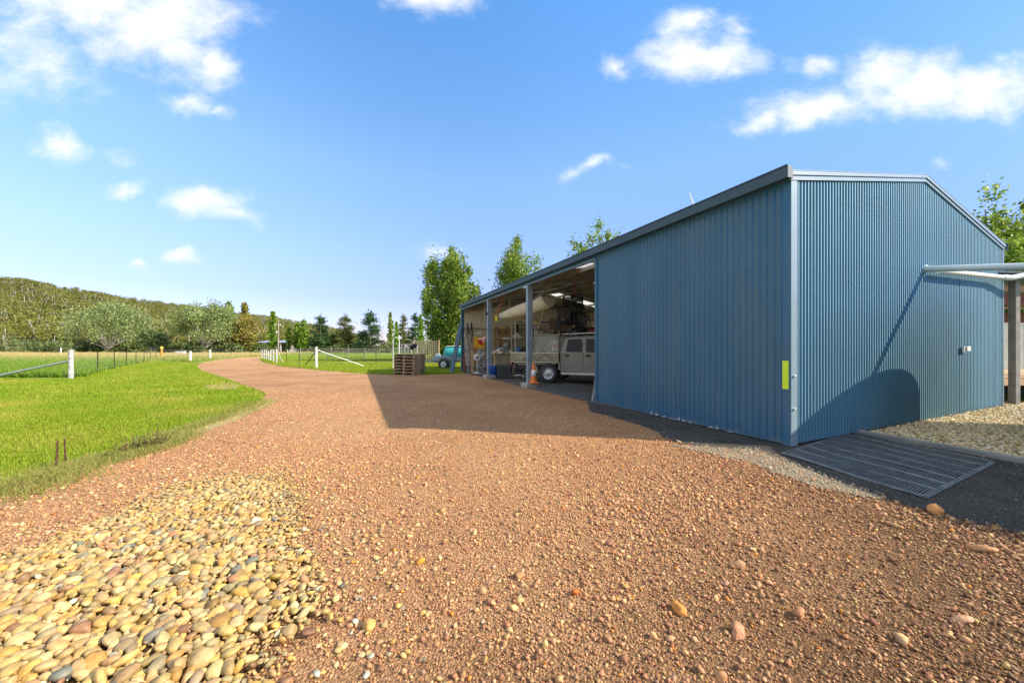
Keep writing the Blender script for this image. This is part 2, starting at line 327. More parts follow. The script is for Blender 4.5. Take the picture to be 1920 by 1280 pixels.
# ------------------------------------------------------------------ ground
M_grass = ground_mat('pasture', [(.07, .155, .012), (.15, .25, .02), (.30, .32, .05)], .35, 22, bump=.9)
M_lawn = ground_mat('lawn', [(.10, .18, .006), (.17, .26, .009), (.28, .33, .02)], 1.1, 45, bump=.9, stretch=(1, .5, 1))
M_field = ground_mat('dry_paddock', [(.16, .23, .02), (.33, .30, .07), (.50, .38, .15)], .12, 7, bump=1.0, stretch=(.5, 1.3, 1))
M_drive = ground_mat('red_gravel', [(.36, .172, .08), (.57, .312, .15), (.70, .43, .22)], .45, 60, bump=1.0, pebble=75)
def gap_shade(m, k=.62):  # darker brown towards near right, with stone-gap shade painted into the base colour
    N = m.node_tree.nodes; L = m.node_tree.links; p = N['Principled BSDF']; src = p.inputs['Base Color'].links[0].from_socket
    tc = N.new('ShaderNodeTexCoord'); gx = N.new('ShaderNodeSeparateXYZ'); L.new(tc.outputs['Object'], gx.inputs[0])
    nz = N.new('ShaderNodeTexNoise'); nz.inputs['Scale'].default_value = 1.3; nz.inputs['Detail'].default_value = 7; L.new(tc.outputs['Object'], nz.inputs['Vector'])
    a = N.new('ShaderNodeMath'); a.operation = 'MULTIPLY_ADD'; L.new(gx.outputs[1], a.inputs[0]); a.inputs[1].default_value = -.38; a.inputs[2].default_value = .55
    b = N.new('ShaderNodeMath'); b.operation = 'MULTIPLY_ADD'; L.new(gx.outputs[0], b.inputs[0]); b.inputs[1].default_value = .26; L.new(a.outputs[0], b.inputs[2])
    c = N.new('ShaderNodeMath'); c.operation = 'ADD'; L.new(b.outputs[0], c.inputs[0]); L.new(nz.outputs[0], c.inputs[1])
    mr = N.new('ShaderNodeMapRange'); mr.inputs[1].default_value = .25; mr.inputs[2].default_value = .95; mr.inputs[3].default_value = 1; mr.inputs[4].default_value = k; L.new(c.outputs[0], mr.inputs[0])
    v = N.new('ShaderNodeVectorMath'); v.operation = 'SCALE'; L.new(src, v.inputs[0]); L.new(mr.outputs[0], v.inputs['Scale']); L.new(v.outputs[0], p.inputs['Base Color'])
gap_shade(M_drive, .36)
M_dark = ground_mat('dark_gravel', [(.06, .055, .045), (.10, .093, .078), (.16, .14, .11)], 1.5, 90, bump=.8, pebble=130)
M_pale = ground_mat('pale_gravel', [(.24, .19, .11), (.46, .37, .21), (.62, .51, .32)], 2, 70, bump=1, pebble=50)
M_dirt = ground_mat('shed_dirt', [(.09, .08, .07), (.15, .13, .11), (.24, .20, .16)], 1.2, 60, bump=.6, pebble=60)
M_sand = ground_mat('bare_sand', [(.24, .22, .06), (.36, .28, .11), (.46, .35, .17)], 3, 60, bump=.6)
gp = [(-900, -60), (900, -60), (900, 1500), (-900, 1500)]
sheet('ground', gp, 0, M_grass)
lawn_edge = [G(*p) for p in [(0, 932), (95, 893), (180, 866), (250, 851), (310, 832), (330, 812), (420, 782), (490, 752), (500, 738), (470, 727)]]
road_left = [G(*p) for p in [(440, 716), (400, 703), (375, 694), (368, 686), (380, 679), (420, 673), (455, 669.5)]]
road_right = [G(*p) for p in [(500, 668.5), (486, 673), (495, 680), (530, 687), (580, 692), (640, 697.5), (690, 701), (740, 703), (800, 702.5), (862, 701)]]
drive = [(-9, 1.2), (-7, 2.1)]+lawn_edge+road_left+road_right+[tuple(S(.3, 15.5)[:2]), tuple(S(.3, 3)[:2]), tuple(S(.5, .5)[:2]), tuple(S(8, .5)[:2]), (16, 9), (16, -4), (-9, -4)]
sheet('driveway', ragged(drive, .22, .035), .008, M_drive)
lawn = [(-9, 1.2), (-7, 2.1)]+lawn_edge+[G(470, 727), G(440, 716), G(400, 703), G(375, 694), G(368, 686), G(372, 682), G(360, 680), G(292, 676), G(255, 683), G(214, 692), G(183, 699), G(133, 711), (-26, 15.2), (-30, 8), (-22, 1)]
sheet('lawn', ragged(lawn, .5, .03, 3), .004, M_lawn)
paddock = [(-26, 15.6), (-19, 15.6), G(183, 698), G(214, 691), G(255, 682), G(292, 675), G(360, 680), G(395, 674), G(450, 668), (-55, 90), (-60, 175), (-420, 175), (-300, 20), (-60, 14)]
sheet('paddock', ragged(paddock, 1.5, .25, 5), .003, M_field)
sheet('bare_patch', ragged([G(*p) for p in [(380, 723), (430, 717), (450, 722), (440, 730), (400, 731)]], .12, .04, 6), .012, M_sand)
sheet('sandy_verge', ragged([G(*p) for p in [(318, 822), (345, 806), (430, 778), (500, 748), (520, 752), (440, 790), (350, 822)]], .12, .05, 7), .012, M_sand)
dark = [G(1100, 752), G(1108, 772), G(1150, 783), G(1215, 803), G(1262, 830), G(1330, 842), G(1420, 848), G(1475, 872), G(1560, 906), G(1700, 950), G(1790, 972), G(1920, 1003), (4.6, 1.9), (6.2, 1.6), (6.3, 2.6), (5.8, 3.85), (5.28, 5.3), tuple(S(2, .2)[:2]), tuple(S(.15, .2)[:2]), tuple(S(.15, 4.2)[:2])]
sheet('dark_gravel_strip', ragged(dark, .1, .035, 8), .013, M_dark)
sheet('dusty_fringe', ragged([G(*p) for p in [(1255, 836), (1330, 840), (1420, 846), (1476, 868), (1562, 902), (1640, 928), (1655, 940), (1560, 922), (1470, 894), (1400, 866), (1330, 852)]], .06, .03, 12), .018, ground_mat('dust', [(.20, .16, .10), (.33, .27, .175), (.45, .37, .24)], 3, 90, bump=.7, pebble=120))
kerb_a, kerb_b = Vector((5.22, 5.36)), Vector((6.15, 2.9))
pale = [(5.24, 5.4), tuple(S(2.0, .2)[:2]), tuple(S(8.1, .2)[:2]), (13.5, 8.3), (14, 2), (6.3, 2.8)]
sheet('pale_gravel_bed', pale, .02, M_pale)
floor_p = [tuple(S(a, b)[:2]) for a, b in [(-.05, 15.75), (-.1, 4.2), (.15, .15), (7.9, .15), (7.9, 15.75)]]
sheet('shed_floor', ragged(floor_p, .5, .03, 9), .017, M_dirt)

# --- stones
ico = bmesh.new(); bmesh.ops.create_icosphere(ico, subdivisions=1, radius=1); ICO1 = (np.array([v.co[:] for v in ico.verts]), np.array([[v.index for v in f.verts] for f in ico.faces])); ico.free()
ico = bmesh.new(); bmesh.ops.create_icosphere(ico, subdivisions=2, radius=1); ICO2 = (np.array([v.co[:] for v in ico.verts]), np.array([[v.index for v in f.verts] for f in ico.faces])); ico.free()
ico = bmesh.new(); bmesh.ops.create_icosphere(ico, subdivisions=3, radius=1); ICO3 = (np.array([v.co[:] for v in ico.verts]), np.array([[v.index for v in f.verts] for f in ico.faces])); ico.free()
def rots(n, tilt):
    az = rng.uniform(0, 2*np.pi, n); tx = rng.normal(0, tilt, n); ty = rng.normal(0, tilt, n)
    ca, sa = np.cos(az), np.sin(az); cx, sx = np.cos(tx), np.sin(tx); cy, sy = np.cos(ty), np.sin(ty); o = np.zeros(n); i = np.ones(n)
    Rz = np.stack([ca, -sa, o, sa, ca, o, o, o, i], 1).reshape(n, 3, 3); Rx = np.stack([i, o, o, o, cx, -sx, o, sx, cx], 1).reshape(n, 3, 3); Ry = np.stack([cy, o, sy, o, i, o, -sy, o, cy], 1).reshape(n, 3, 3)
    return Rx @ Ry @ Rz
def stones(name, base, P, size, cols, m, parent=None, flat=.55, tilt=.3, rough=.18, smooth=False, elong=(.65, 1.0)):
    BV, BF = base; n = len(P); nv = len(BV); K = 24
    var = []
    for k in range(K):
        f = sum(rng.normal(0, 1)*np.sin(BV @ rng.normal(0, 1.6, 3)+rng.uniform(0, 6)) for _ in range(4))*rough*.5+rng.normal(0, rough*.35, nv)
        if smooth: f = sum(rng.normal(0, 1)*np.sin(BV @ rng.normal(0, 1.3, 3)+rng.uniform(0, 6)) for _ in range(4))*rough*.5+sum(rng.normal(0, 1)*np.sin(BV @ rng.normal(0, 3, 3)+rng.uniform(0, 6)) for _ in range(3))*rough*.16
        var.append(BV*(1+f)[:, None])
    var = np.array(var)[rng.integers(0, K, n)]
    sc3 = np.stack([size, size*rng.uniform(*elong, n), size*flat*rng.uniform(.7, 1.3, n)], 1)[:, None, :]
    V = np.einsum('nij,nvj->nvi', rots(n, tilt), var*sc3)+P[:, None, :]
    Fc = (BF[None]+(np.arange(n)*nv)[:, None, None]).reshape(-1, 3)
    return np_mesh(name, V.reshape(-1, 3), Fc, m, parent, np.repeat(cols, nv, 0), smooth)
def pick(palette, w, n, jit=.12):
    p = np.array(palette)[rng.choice(len(palette), n, p=np.array(w)/sum(w))]
    return np.clip(p*(1+rng.normal(0, jit, (n, 1)))*(1+rng.normal(0, jit*.25, (n, 3))), .01, .95)
RED = [(.54, .28, .125), (.41, .185, .085), (.60, .33, .155), (.63, .40, .165), (.25, .11, .06), (.42, .25, .14), (.62, .24, .03)]
RW = [5, 4, 4, 2.4, 2, 1.2, .4]
def frustum_pts(n, z0, z1, marg=.15):
    z = np.sqrt(rng.uniform(z0*z0, z1*z1, n)); x = rng.uniform(-1.47-marg, 1.47+marg, n)*z; return np.stack([x, z], 1)
heap_poly = [G(*p) for p in [(-160, 1090), (60, 1022), (190, 972), (320, 906), (430, 893), (545, 888), (592, 925), (596, 985), (618, 1050), (645, 1120), (640, 1170), (575, 1215), (565, 1290)]]+[(-.8, .9), (-3.2, .9)]
darkP, driveP = dark, drive
shed_poly = [tuple(S(a, b)[:2]) for a, b in [(-.02, 16), (-.02, -.02), (8, -.02), (8, 16)]]
def on_drive(P):
    P = P+rng.normal(0, 1, P.shape)*.06*np.clip(P[:, 1:2]/4, .5, 1.6); return inpoly(P, driveP) & ~inpoly(P, darkP) & ~inpoly(P, shed_poly)
def z3(P, z): return np.concatenate([P, np.asarray(z).reshape(-1, 1)], 1)
def patchy(P, f=1.0): return .5+.25*(np.sin(P[:, 0]*2.3*f+np.sin(P[:, 1]*1.7*f)*1.5)+np.sin(P[:, 1]*3.1*f+np.sin(P[:, 0]*1.3*f+2)*2))
root = thing('loose_red_gravel', 'loose red and tan gravel stones covering the driveway', 'gravel'); root['kind'] = 'stuff'
P = frustum_pts(320000, 1.25, 5.4); P = P[on_drive(P)]; P = P[rng.uniform(0, 1, len(P)) < (.35+.75*patchy(P, .7))*np.clip((5.4-P[:, 1])/1.6, 0, 1)]
coarse = np.clip((P[:, 0]+1.2)*.22+.25, .1, 1)          # bigger stones towards the right and the camera
sz = rng.lognormal(-5.72, .5, len(P))*(1+.5*coarse*patchy(P)); sz = np.clip(sz*(1+.35*np.clip(P[:, 0]*.4, 0, 1)), .0022, .018)
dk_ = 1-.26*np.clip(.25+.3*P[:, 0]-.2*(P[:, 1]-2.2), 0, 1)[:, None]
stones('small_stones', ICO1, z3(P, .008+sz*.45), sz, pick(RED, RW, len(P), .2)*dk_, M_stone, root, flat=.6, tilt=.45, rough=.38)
P = frustum_pts(1300, 1.25, 5.5); P = P[on_drive(P)]; sz = rng.uniform(.010, .021, len(P))
stones('larger_stones', ICO2, z3(P, .008+sz*.2), sz, pick(RED, [5, 5, 3, 2.5, 3, 2, 1.4], len(P), .14), M_stone, root, flat=.6, tilt=.4, rough=.3)
P = frustum_pts(190000, 3.4, 11.5); P = P[on_drive(P)]; P = P[rng.uniform(0, 1, len(P)) < np.clip(6.5/P[:, 1], 0, 1)*np.clip((P[:, 1]-3.4)/1.6, 0, 1)*np.clip((11.5-P[:, 1])/2.5, 0, 1)]
sz = np.clip(rng.lognormal(-5.0, .4, len(P)), .003, .02)*(.7+.05*P[:, 1])
stones('distant_stones', ICO1, z3(P, .008+sz*.1), sz, pick(RED, RW, len(P), .16), M_stone, root, flat=.45, tilt=.3)
# dark gravel grains
root = thing('loose_dark_gravel', 'dark grey crusher dust and chips beside the shed walls', 'gravel'); root['kind'] = 'stuff'
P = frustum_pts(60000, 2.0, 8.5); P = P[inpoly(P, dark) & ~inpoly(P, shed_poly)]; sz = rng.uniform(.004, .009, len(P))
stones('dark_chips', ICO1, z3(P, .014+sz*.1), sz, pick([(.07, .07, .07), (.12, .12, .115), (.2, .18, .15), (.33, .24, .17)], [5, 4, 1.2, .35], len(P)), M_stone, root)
FR = [G(*p) for p in [(1255, 834), (1330, 838), (1420, 842), (1480, 864), (1562, 898), (1660, 930), (1655, 946), (1560, 926), (1470, 898), (1400, 870), (1330, 856)]]
P = frustum_pts(90000, 2.6, 5.2); P = P+rng.normal(0, .03, P.shape); P = P[inpoly(P, FR)]; sz = rng.lognormal(-5.3, .45, len(P))
stones('fringe_chips', ICO1, z3(P, .018+sz*.3), sz, pick([(.44, .36, .24), (.52, .42, .28), (.34, .27, .18), (.54, .33, .18), (.2, .19, .17)], [4, 3, 3, 3, 2], len(P), .15), M_stone, root)
# pale gravel bed
root = thing('loose_pale_gravel', 'pale yellow river gravel bed along the gable wall', 'gravel'); root['kind'] = 'stuff'
P = frustum_pts(60000, 3.6, 8.6, .03); P = P[inpoly(P, pale) & ~inpoly(P, shed_poly)]; sz = rng.uniform(.012, .028, len(P))
YEL = [(.46, .305, .115), (.51, .37, .175), (.45, .255, .07), (.40, .255, .115), (.30, .22, .125), (.44, .40, .30), (.19, .175, .145), (.33, .17, .085)]
YW = [5, 3.6, 3.6, 3.4, 1.8, .3, .35, 1.0]
stones('pale_stones', ICO1, z3(P, .02+sz*.3), sz, pick([(.60, .46, .24), (.68, .56, .34), (.52, .36, .16), (.56, .42, .24), (.40, .34, .24), (.66, .60, .46)], [4, 4, 2, 3, 1.4, 1.4], len(P)), M_stone, root, flat=.6, tilt=.4)
# river pebble heap
def mound(P):
    d = np.full(len(P), 9.0)
    for i in range(len(heap_poly)):
        a = np.array(heap_poly[i]); b = np.array(heap_poly[(i+1) % len(heap_poly)]); ab = b-a
        t = np.clip(((P-a) @ ab)/(ab @ ab), 0, 1); d = np.minimum(d, np.linalg.norm(P-(a+t[:, None]*ab), axis=1))
    return .05*(1-np.exp(-d/.3)), d
root = thing('river_pebbles', 'heap of yellow and tan river pebbles spread over the driveway', 'pebbles'); root['kind'] = 'stuff'
P = frustum_pts(300000, 1.0, 3.6, .25); P = P[inpoly(P, heap_poly)]
mz, md = mound(P); keep = rng.uniform(0, 1, len(P)) < np.clip(md/.42, .025, 1)**1.3; P, mz, md = P[keep], mz[keep], md[keep]
n1 = min(len(P), 80000); P, mz, md = P[:n1], mz[:n1], md[:n1]
near = np.clip((3.4-P[:, 1])/2, 0, 1); sz = np.clip(rng.lognormal(-4.62, .42, len(P)), .006, .027)*(.74+.5*near)*np.clip(.75+md, .7, 1.1)
# dart throwing so that stones lie beside each other, large ones first
order = np.argsort(-sz); cell = {}; keepi = []
for i in order:
    x, y = P[i]; r = sz[i]; gx, gy = int(x//.06), int(y//.06); ok = True
    for a in (-1, 0, 1):
        for b in (-1, 0, 1):
            for (qx, qy, qr) in cell.get((gx+a, gy+b), ()):
                if (qx-x)**2+(qy-y)**2 < (.66*(qr+r))**2: ok = False; break
            if not ok: break
        if not ok: break
    if ok: cell.setdefault((gx, gy), []).append((x, y, r)); keepi.append(i)
keepi = np.array(keepi); P, mz, sz = P[keepi], mz[keepi], sz[keepi]
stones('top_pebbles', ICO2, z3(P, .012+mz+sz*.25+rng.uniform(0, .012, len(P))), sz*1.1, pick(YEL, YW, len(P), .17)*(.96, .96, .84), M_pebble, root, flat=.5, tilt=.34, rough=.3, smooth=True, elong=(.5, .95))
# an under layer fills the gaps
P = frustum_pts(60000, 1.0, 3.6, .25); P = P[inpoly(P, heap_poly)]; mz, md = mound(P); keep = md > rng.uniform(.05, .4, len(P)); P, mz = P[keep][:12000], mz[keep][:12000]; sz = rng.uniform(.009, .016, len(P))
stones('lower_pebbles', ICO1, z3(P, mz*.8), sz, pick(YEL, YW, len(P), .15), M_stone, root, flat=.5, smooth=True)
# strays around the heap
P = frustum_pts(12000, 1.2, 4.2); P = P[on_drive(P)]; _, md = mound(P); keep = ~inpoly(P, heap_poly) & (rng.uniform(0, 1, len(P)) < np.exp(-md/.25)*1.0); P = P[keep]; sz = rng.uniform(.006, .019, len(P))
stones('stray_pebbles', ICO2, z3(P, .01+sz*.3), sz, pick(YEL, YW, len(P), .13), M_pebble, root, flat=.5, tilt=.2, rough=.12, smooth=True)
# single rocks one can point at
def rock(px, py, r, col, label, flat=.55, el=.8, seed=0):
    x, y = G(px, py); o = stones('rock', ICO2, np.array([[0, 0, 0.]]), np.array([r*1.05]), np.array([col])*np.array([.80, .66, .50]), M_stone, None, flat=flat, tilt=.15, rough=.42, smooth=False, elong=(el, el+.01))
    o.location = (x, y, .01+r*flat*.55); tag(o, label, 'rock', 'rocks lying on the driveway gravel'); return o
rock(1752, 964, .052, (.66, .38, .15), 'orange tan rock sitting at the edge of the dark gravel below the grating', .95)
rock(1385, 1065, .035, (.60, .38, .24), 'pale flat oblong rock on red gravel below the grating', .4, .5)
rock(1275, 1152, .038, (.66, .36, .10), 'yellow and orange rock on red gravel in front of the shed', .5, .6)
rock(1385, 1190, .034, (.58, .33, .22), 'pink brown rounded rock in the lower right gravel')
rock(1805, 1170, .04, (.55, .36, .26), 'long pale brown rock in the far lower right gravel', .5, .55)
rock(1080, 1115, .028, (.62, .20, .05), 'bright orange red rock in the middle foreground gravel', .45, .6)
rock(975, 1086, .03, (.46, .30, .16), 'rounded brown rock in the middle foreground gravel', .6)
rock(790, 1055, .026, (.72, .36, .06), 'vivid orange rock right of the pebble heap')
rock(830, 960, .026, (.55, .36, .16), 'small yellow brown rock above the pebble heap on the driveway')
rock(1500, 1160, .034, (.62, .34, .2), 'tall reddish tan rock in the lower right gravel', .6, .6)
rock(1690, 1205, .03, (.70, .52, .32), 'small cream elongated rock at lower right', .5, .5)
rock(1840, 1035, .045, (.58, .36, .2), 'flat orange tan rock near the right picture edge', .35, .5)
rock(692, 1180, .034, (.70, .48, .18), 'large yellow pebble lying just right of the pebble heap', .55, .8)
rock(1272, 790+40, .03, (.55, .42, .30), 'pale rock on the shadow edge near the long shed wall', .6)

# --- grass
def blades(name, P, h, w, cols, lean=.35, parent=None, m=M_grassb, z=0.0):
    n = len(P); az = rng.uniform(0, 2*np.pi, n); dx, dy = np.cos(az)*w, np.sin(az)*w
    l1 = rng.normal(0, lean, n)*h; l2 = rng.normal(0, lean, n)*h
    V = np.zeros((n, 3, 3)); V[:, 0, :2] = P+np.stack([dx, dy], 1)/2; V[:, 1, :2] = P-np.stack([dx, dy], 1)/2; V[:, 2, 0] = P[:, 0]+l1; V[:, 2, 1] = P[:, 1]+l2; V[:, 2, 2] = h; V[:, :, 2] += z
    c = np.repeat(cols, 3, 0); c[2::3] *= 1.15
    return np_mesh(name, V.reshape(-1, 3), np.arange(n*3).reshape(-1, 3), m, parent, c)
BARE = [G(*p) for p in [(376, 724), (430, 716), (456, 721), (444, 731), (400, 733)]]
def green(n, P, base=(.19, .29, .008), dry=(.42, .37, .06), dryness=.15):
    k = np.clip(patchy(P, .8)*.45+.4*np.clip(patchy(P*.37+3, 1.9)*2-1.15, 0, 1)+rng.normal(dryness, .22, n)-.16, 0, 1)[:, None]; return (np.array(base)*(1-k)+np.array(dry)*k)*(1+rng.normal(0, .15, (n, 1)))
lg = thing('lawn_grass', 'short bright green mown grass of the lawn left of the driveway', 'grass'); lg['kind'] = 'stuff'
P = frustum_pts(420000, 2.6, 9); P = P[inpoly(P, lawn)]; edge = P[:, 1]
blades('near_blades', P, rng.uniform(.025, .06, len(P)), .007+.0012*P[:, 1], green(len(P), P), parent=lg)
P = frustum_pts(1300000, 9, 34); P = P[(P[:, 0] < -3) & inpoly(P, lawn)][:230000]; P = P[~inpoly(P, BARE) | (rng.uniform(0, 1, len(P)) < .3)]
blades('far_blades', P, rng.uniform(.03, .08, len(P)), .012+.0012*P[:, 1], green(len(P), P), parent=lg)
# grass right of the road and behind
rg = thing('verge_grass', 'bright green grass behind the driveway around the pallets', 'grass'); rg['kind'] = 'stuff'
z = rng.uniform(16, 60, 260000); P = np.stack([rng.uniform(-.75, -.10, len(z))*z, z], 1)
P = P[~inpoly(P, drive) & ~inpoly(P, paddock) & ~inpoly(P, lawn) & ~inpoly(P, shed_poly)]
blades('blades', P, rng.uniform(.04, .13, len(P)), .02+.0012*P[:, 1], green(len(P), P, (.21, .31, .008)), parent=rg)
tg = thing('paddock_grass', 'tall green and straw coloured grass in the paddock behind the wire fence', 'grass'); tg['kind'] = 'stuff'
z = 15.5+rng.uniform(0, 1, 300000)**1.4*85; P = np.stack([rng.uniform(-1.6, -.55, len(z))*z, z], 1); P = P[inpoly(P, paddock)]
dr = np.clip((P[:, 1]-22)/38, .05, .95); k = np.clip(dr+rng.normal(0, .2, len(P)), 0, 1)[:, None]
cols = (np.array((.13, .25, .012))*(1-k)+np.array((.52, .40, .17))*k)*(1+rng.normal(0, .15, (len(P), 1)))
blades('blades', P, rng.uniform(.12, .42, len(P)), .015+.0011*P[:, 1], cols, .25, tg)
# rough grass at the lawn's edge by the drive
eg = thing('edge_grass', 'dry tufts of grass along the lawn edge of the driveway', 'grass'); eg['kind'] = 'stuff'
E = np.array([(-7, 2.1)]+lawn_edge[:8]); NE = 26000; seg = rng.integers(0, len(E)-1, NE); tt = rng.uniform(0, 1, (NE, 1)); P = E[seg]*(1-tt)+E[seg+1]*tt+rng.normal(0, 1, (NE, 2))*.11*(.3+1.8*patchy(E[seg], .9)[:, None])
k = np.clip(rng.normal(.55, .35, (len(P), 1)), 0, 1); blades('blades', P, rng.uniform(.015, .08, len(P)), .008, (np.array((.16, .24, .02))*(1-k)+np.array((.42, .33, .12))*k), .6, eg, z=.008)
def weed(name, px, py, h, r, n, cols, label, spikes=0):
    x, y = G(px, py); t = thing(name, label, 'weed', (x, y, .005), 0)
    st = MB(); pts = []
    for i in range(n):
        a = random.uniform(0, 6.28); rr = r*math.sqrt(random.random()); hh = h*random.uniform(.5, 1)*(1-.4*rr/r)
        top = Vector((math.cos(a)*rr, math.sin(a)*rr, hh)); st.tube([(top.x*.3, top.y*.3, 0), (top.x*.7, top.y*.7, hh*.5), top], [.004, .003, .0015], 4, False)
        for q in range(14): f = random.uniform(.2, 1); pts.append((top.x*(.3+.7*f), top.y*(.3+.7*f), hh*f))
    for i in range(spikes):
        a = random.uniform(0, 6.28); b = Vector((math.cos(a)*r*.6, math.sin(a)*r*.6, h*random.uniform(1.0, 1.4))); st.tube([(b.x*.4, b.y*.4, 0), b], [.005, .003], 5)
        for q in range(60): f = random.uniform(.35, 1); pts.append((b.x*(.4+.6*f), b.y*(.4+.6*f), b.z*f))
    st.build('stem', mat('weed_stem', (.16, .10, .06), .8), t)
    leaf_mesh('leaves', np.array(pts), .012, cols, t, M_leaf)
    return t
def leaf_mesh(name, P, size, cols, parent, m, jit=.22, aspect=.55, up=0.0):
    n = len(P); a = rng.normal(0, 1, (n, 3)); a[:, 2] += up; a /= np.linalg.norm(a, axis=1)[:, None]; b = np.cross(a, rng.normal(0, 1, (n, 3))); b /= np.linalg.norm(b, axis=1)[:, None]
    s = size*rng.uniform(.6, 1.4, (n, 1)); V = np.stack([P-a*s, P+b*s*aspect, P+a*s, P-b*s*aspect], 1)
    c = pick(cols[0], cols[1], n, jit); return np_mesh(name, V.reshape(-1, 3), np.arange(n*4).reshape(-1, 4), m, parent, np.repeat(c, 4, 0))
wc = ([(.20, .26, .03), (.34, .33, .06), (.26, .16, .07)], [5, 3, 2])
weed('leafy_weed', 250, 846, .26, .22, 46, wc, 'bushy green weed on the lawn edge, left one of the clump')
weed('leafy_weed', 292, 838, .27, .18, 40, wc, 'bushy green and straw weed at the right end of the clump', 1)
weed('leafy_weed', 205, 862, .13, .12, 14, wc, 'low sparse weed beside the bushy clump on the lawn edge', 1)
dk = ([(.17, .09, .05), (.26, .15, .08)], [1, 1])
weed('dock_stalk', 106, 880, .30, .012, 3, dk, 'tall brown dock seed stalk at the lawn edge, the taller one', 2)
weed('dock_stalk', 123, 873, .25, .012, 3, dk, 'shorter brown dock seed stalk right of the tall one', 2)
weed('leafy_weed', 45, 912, .10, .25, 22, wc, 'flat straggly weed at the far left of the lawn edge')

# ------------------------------------------------------------------ trees
def crown(kind, h, w, n, base):
    """n leaf positions in clumps within an uneven envelope; also limb list"""
    cl = []; limbs = []
    if kind == 'poplar':
        nc = int(70); zz = rng.uniform(base, 1, nc)
        for z in zz:
            rr = w/2*(np.sin(np.pi*min(1, (z-base)/(1-base)*.74+.22))**.6)*rng.uniform(.1, 1); a = rng.uniform(0, 6.28)
            cl.append((math.cos(a)*rr, math.sin(a)*rr, z*h*.97, (w*.09+.006*h*rng.uniform(.5, 1.5))*(1.15-.7*z), 1.9))
        for i in range(14):
            c = cl[rng.integers(nc)]; limbs.append([(0, 0, max(.1*h, c[2]-.3*h)), (c[0]*.6, c[1]*.6, c[2]-.1*h), c[:3]])
    elif kind == 'spires':
        for q in range(11):
            a = q*2.4+rng.uniform(-.4, .4); o = w/2*(.0 if q == 0 else rng.uniform(.25, .92)); hx = h*(1 if q == 0 else rng.uniform(.80, .98)*(1-.16*o/(w/2))); x0, y0 = math.cos(a)*o, math.sin(a)*o
            for k in range(17):
                z = base+(1-base)*(k+rng.uniform(0, 1))/17; rr = w*.24*(math.sin(math.pi*min(1, z*.62+.30))**.8)*rng.uniform(.1, 1.15); b = rng.uniform(0, 6.28); sp = .45+.55*min(1, z*1.6)
                cl.append((x0*sp+math.cos(b)*rr, y0*sp+math.sin(b)*rr, z*hx*.97+rng.normal(0, .02)*h, w*.058*rng.uniform(.6, 1.3)*(1.2-.5*z), 1.5))
            limbs.append([(0, 0, .06*h), (x0*.6, y0*.6, hx*.35), (x0*.95, y0*.95, hx*.92)])
    elif kind == 'pine':
        for L in range(13):
            z = base+(1-base)*L/13; rr = w/2*(1-L/13.5)**.75
            for k in range(max(3, int(9*(1-L/16)))):
                a = rng.uniform(0, 6.28); q = rr*rng.uniform(.35, 1.08); cl.append((math.cos(a)*q, math.sin(a)*q, (z+rng.normal(0, .02))*h, w*.085, .45))
                limbs.append([(0, 0, (z-.03)*h), (math.cos(a)*q, math.sin(a)*q, z*h)])
        cl.append((0, 0, h*.97, w*.05, 1.5))
    elif kind == 'silver':
        for i in range(95):
            a = rng.uniform(0, 6.28); el = rng.uniform(-.15, 1)**1.0; q = rng.uniform(.55, 1)
            zc = h*(.40+.56*math.sin(max(el, -.1)*1.5)*q); rr = w/2*math.cos(max(el, 0)*1.35)*q*rng.uniform(.8, 1.08)
            cl.append((math.cos(a)*rr, math.sin(a)*rr, zc, w*.052, 1.0))
            if i % 3 == 0: limbs.append([(0, 0, .08*h), (math.cos(a)*rr*.45, math.sin(a)*rr*.45, zc*.55), (math.cos(a)*rr*.97, math.sin(a)*rr*.97, zc)])
    else:
        for i in range(55):
            d = rng.normal(0, 1, 3); d /= np.linalg.norm(d); q = rng.uniform(.3, 1)**.5
            cl.append((d[0]*w/2*q, d[1]*w/2*q, h*(base+(1-base)/2*(1+d[2]*q)), w*.09, .9))
            if i % 4 == 0: limbs.append([(0, 0, base*h*.5), cl[-1][:3]])
    cl = np.array(cl); pk = rng.integers(0, len(cl), n); c = cl[pk]; g = rng.normal(0, 1, (n, 3)); g[:, 2] *= c[:, 4]
    return c[:, :3]+g*c[:, 3:4], limbs
PAL = {'poplar': ([(.20, .30, .03), (.28, .37, .05), (.12, .20, .025), (.38, .43, .09)], [4, 4, 3, 1.5]),
       'lime': ([(.20, .34, .02), (.14, .28, .015), (.30, .40, .04)], [4, 3, 2]),
       'pine': ([(.035, .085, .028), (.06, .12, .03), (.10, .15, .04)], [5, 4, 1.5]),
       'olive': ([(.14, .15, .03), (.20, .19, .04), (.09, .11, .03)], [4, 3, 3]),
       'silver': ([(.26, .32, .10), (.34, .40, .16), (.17, .23, .06), (.46, .49, .28)], [4, 3, 3, .6]),
       'autumn': ([(.33, .30, .04), (.30, .19, .08), (.24, .26, .04)], [4, 3, 3]),
       'shrub': ([(.15, .20, .055), (.22, .26, .09), (.09, .13, .04)], [4, 3, 2])}
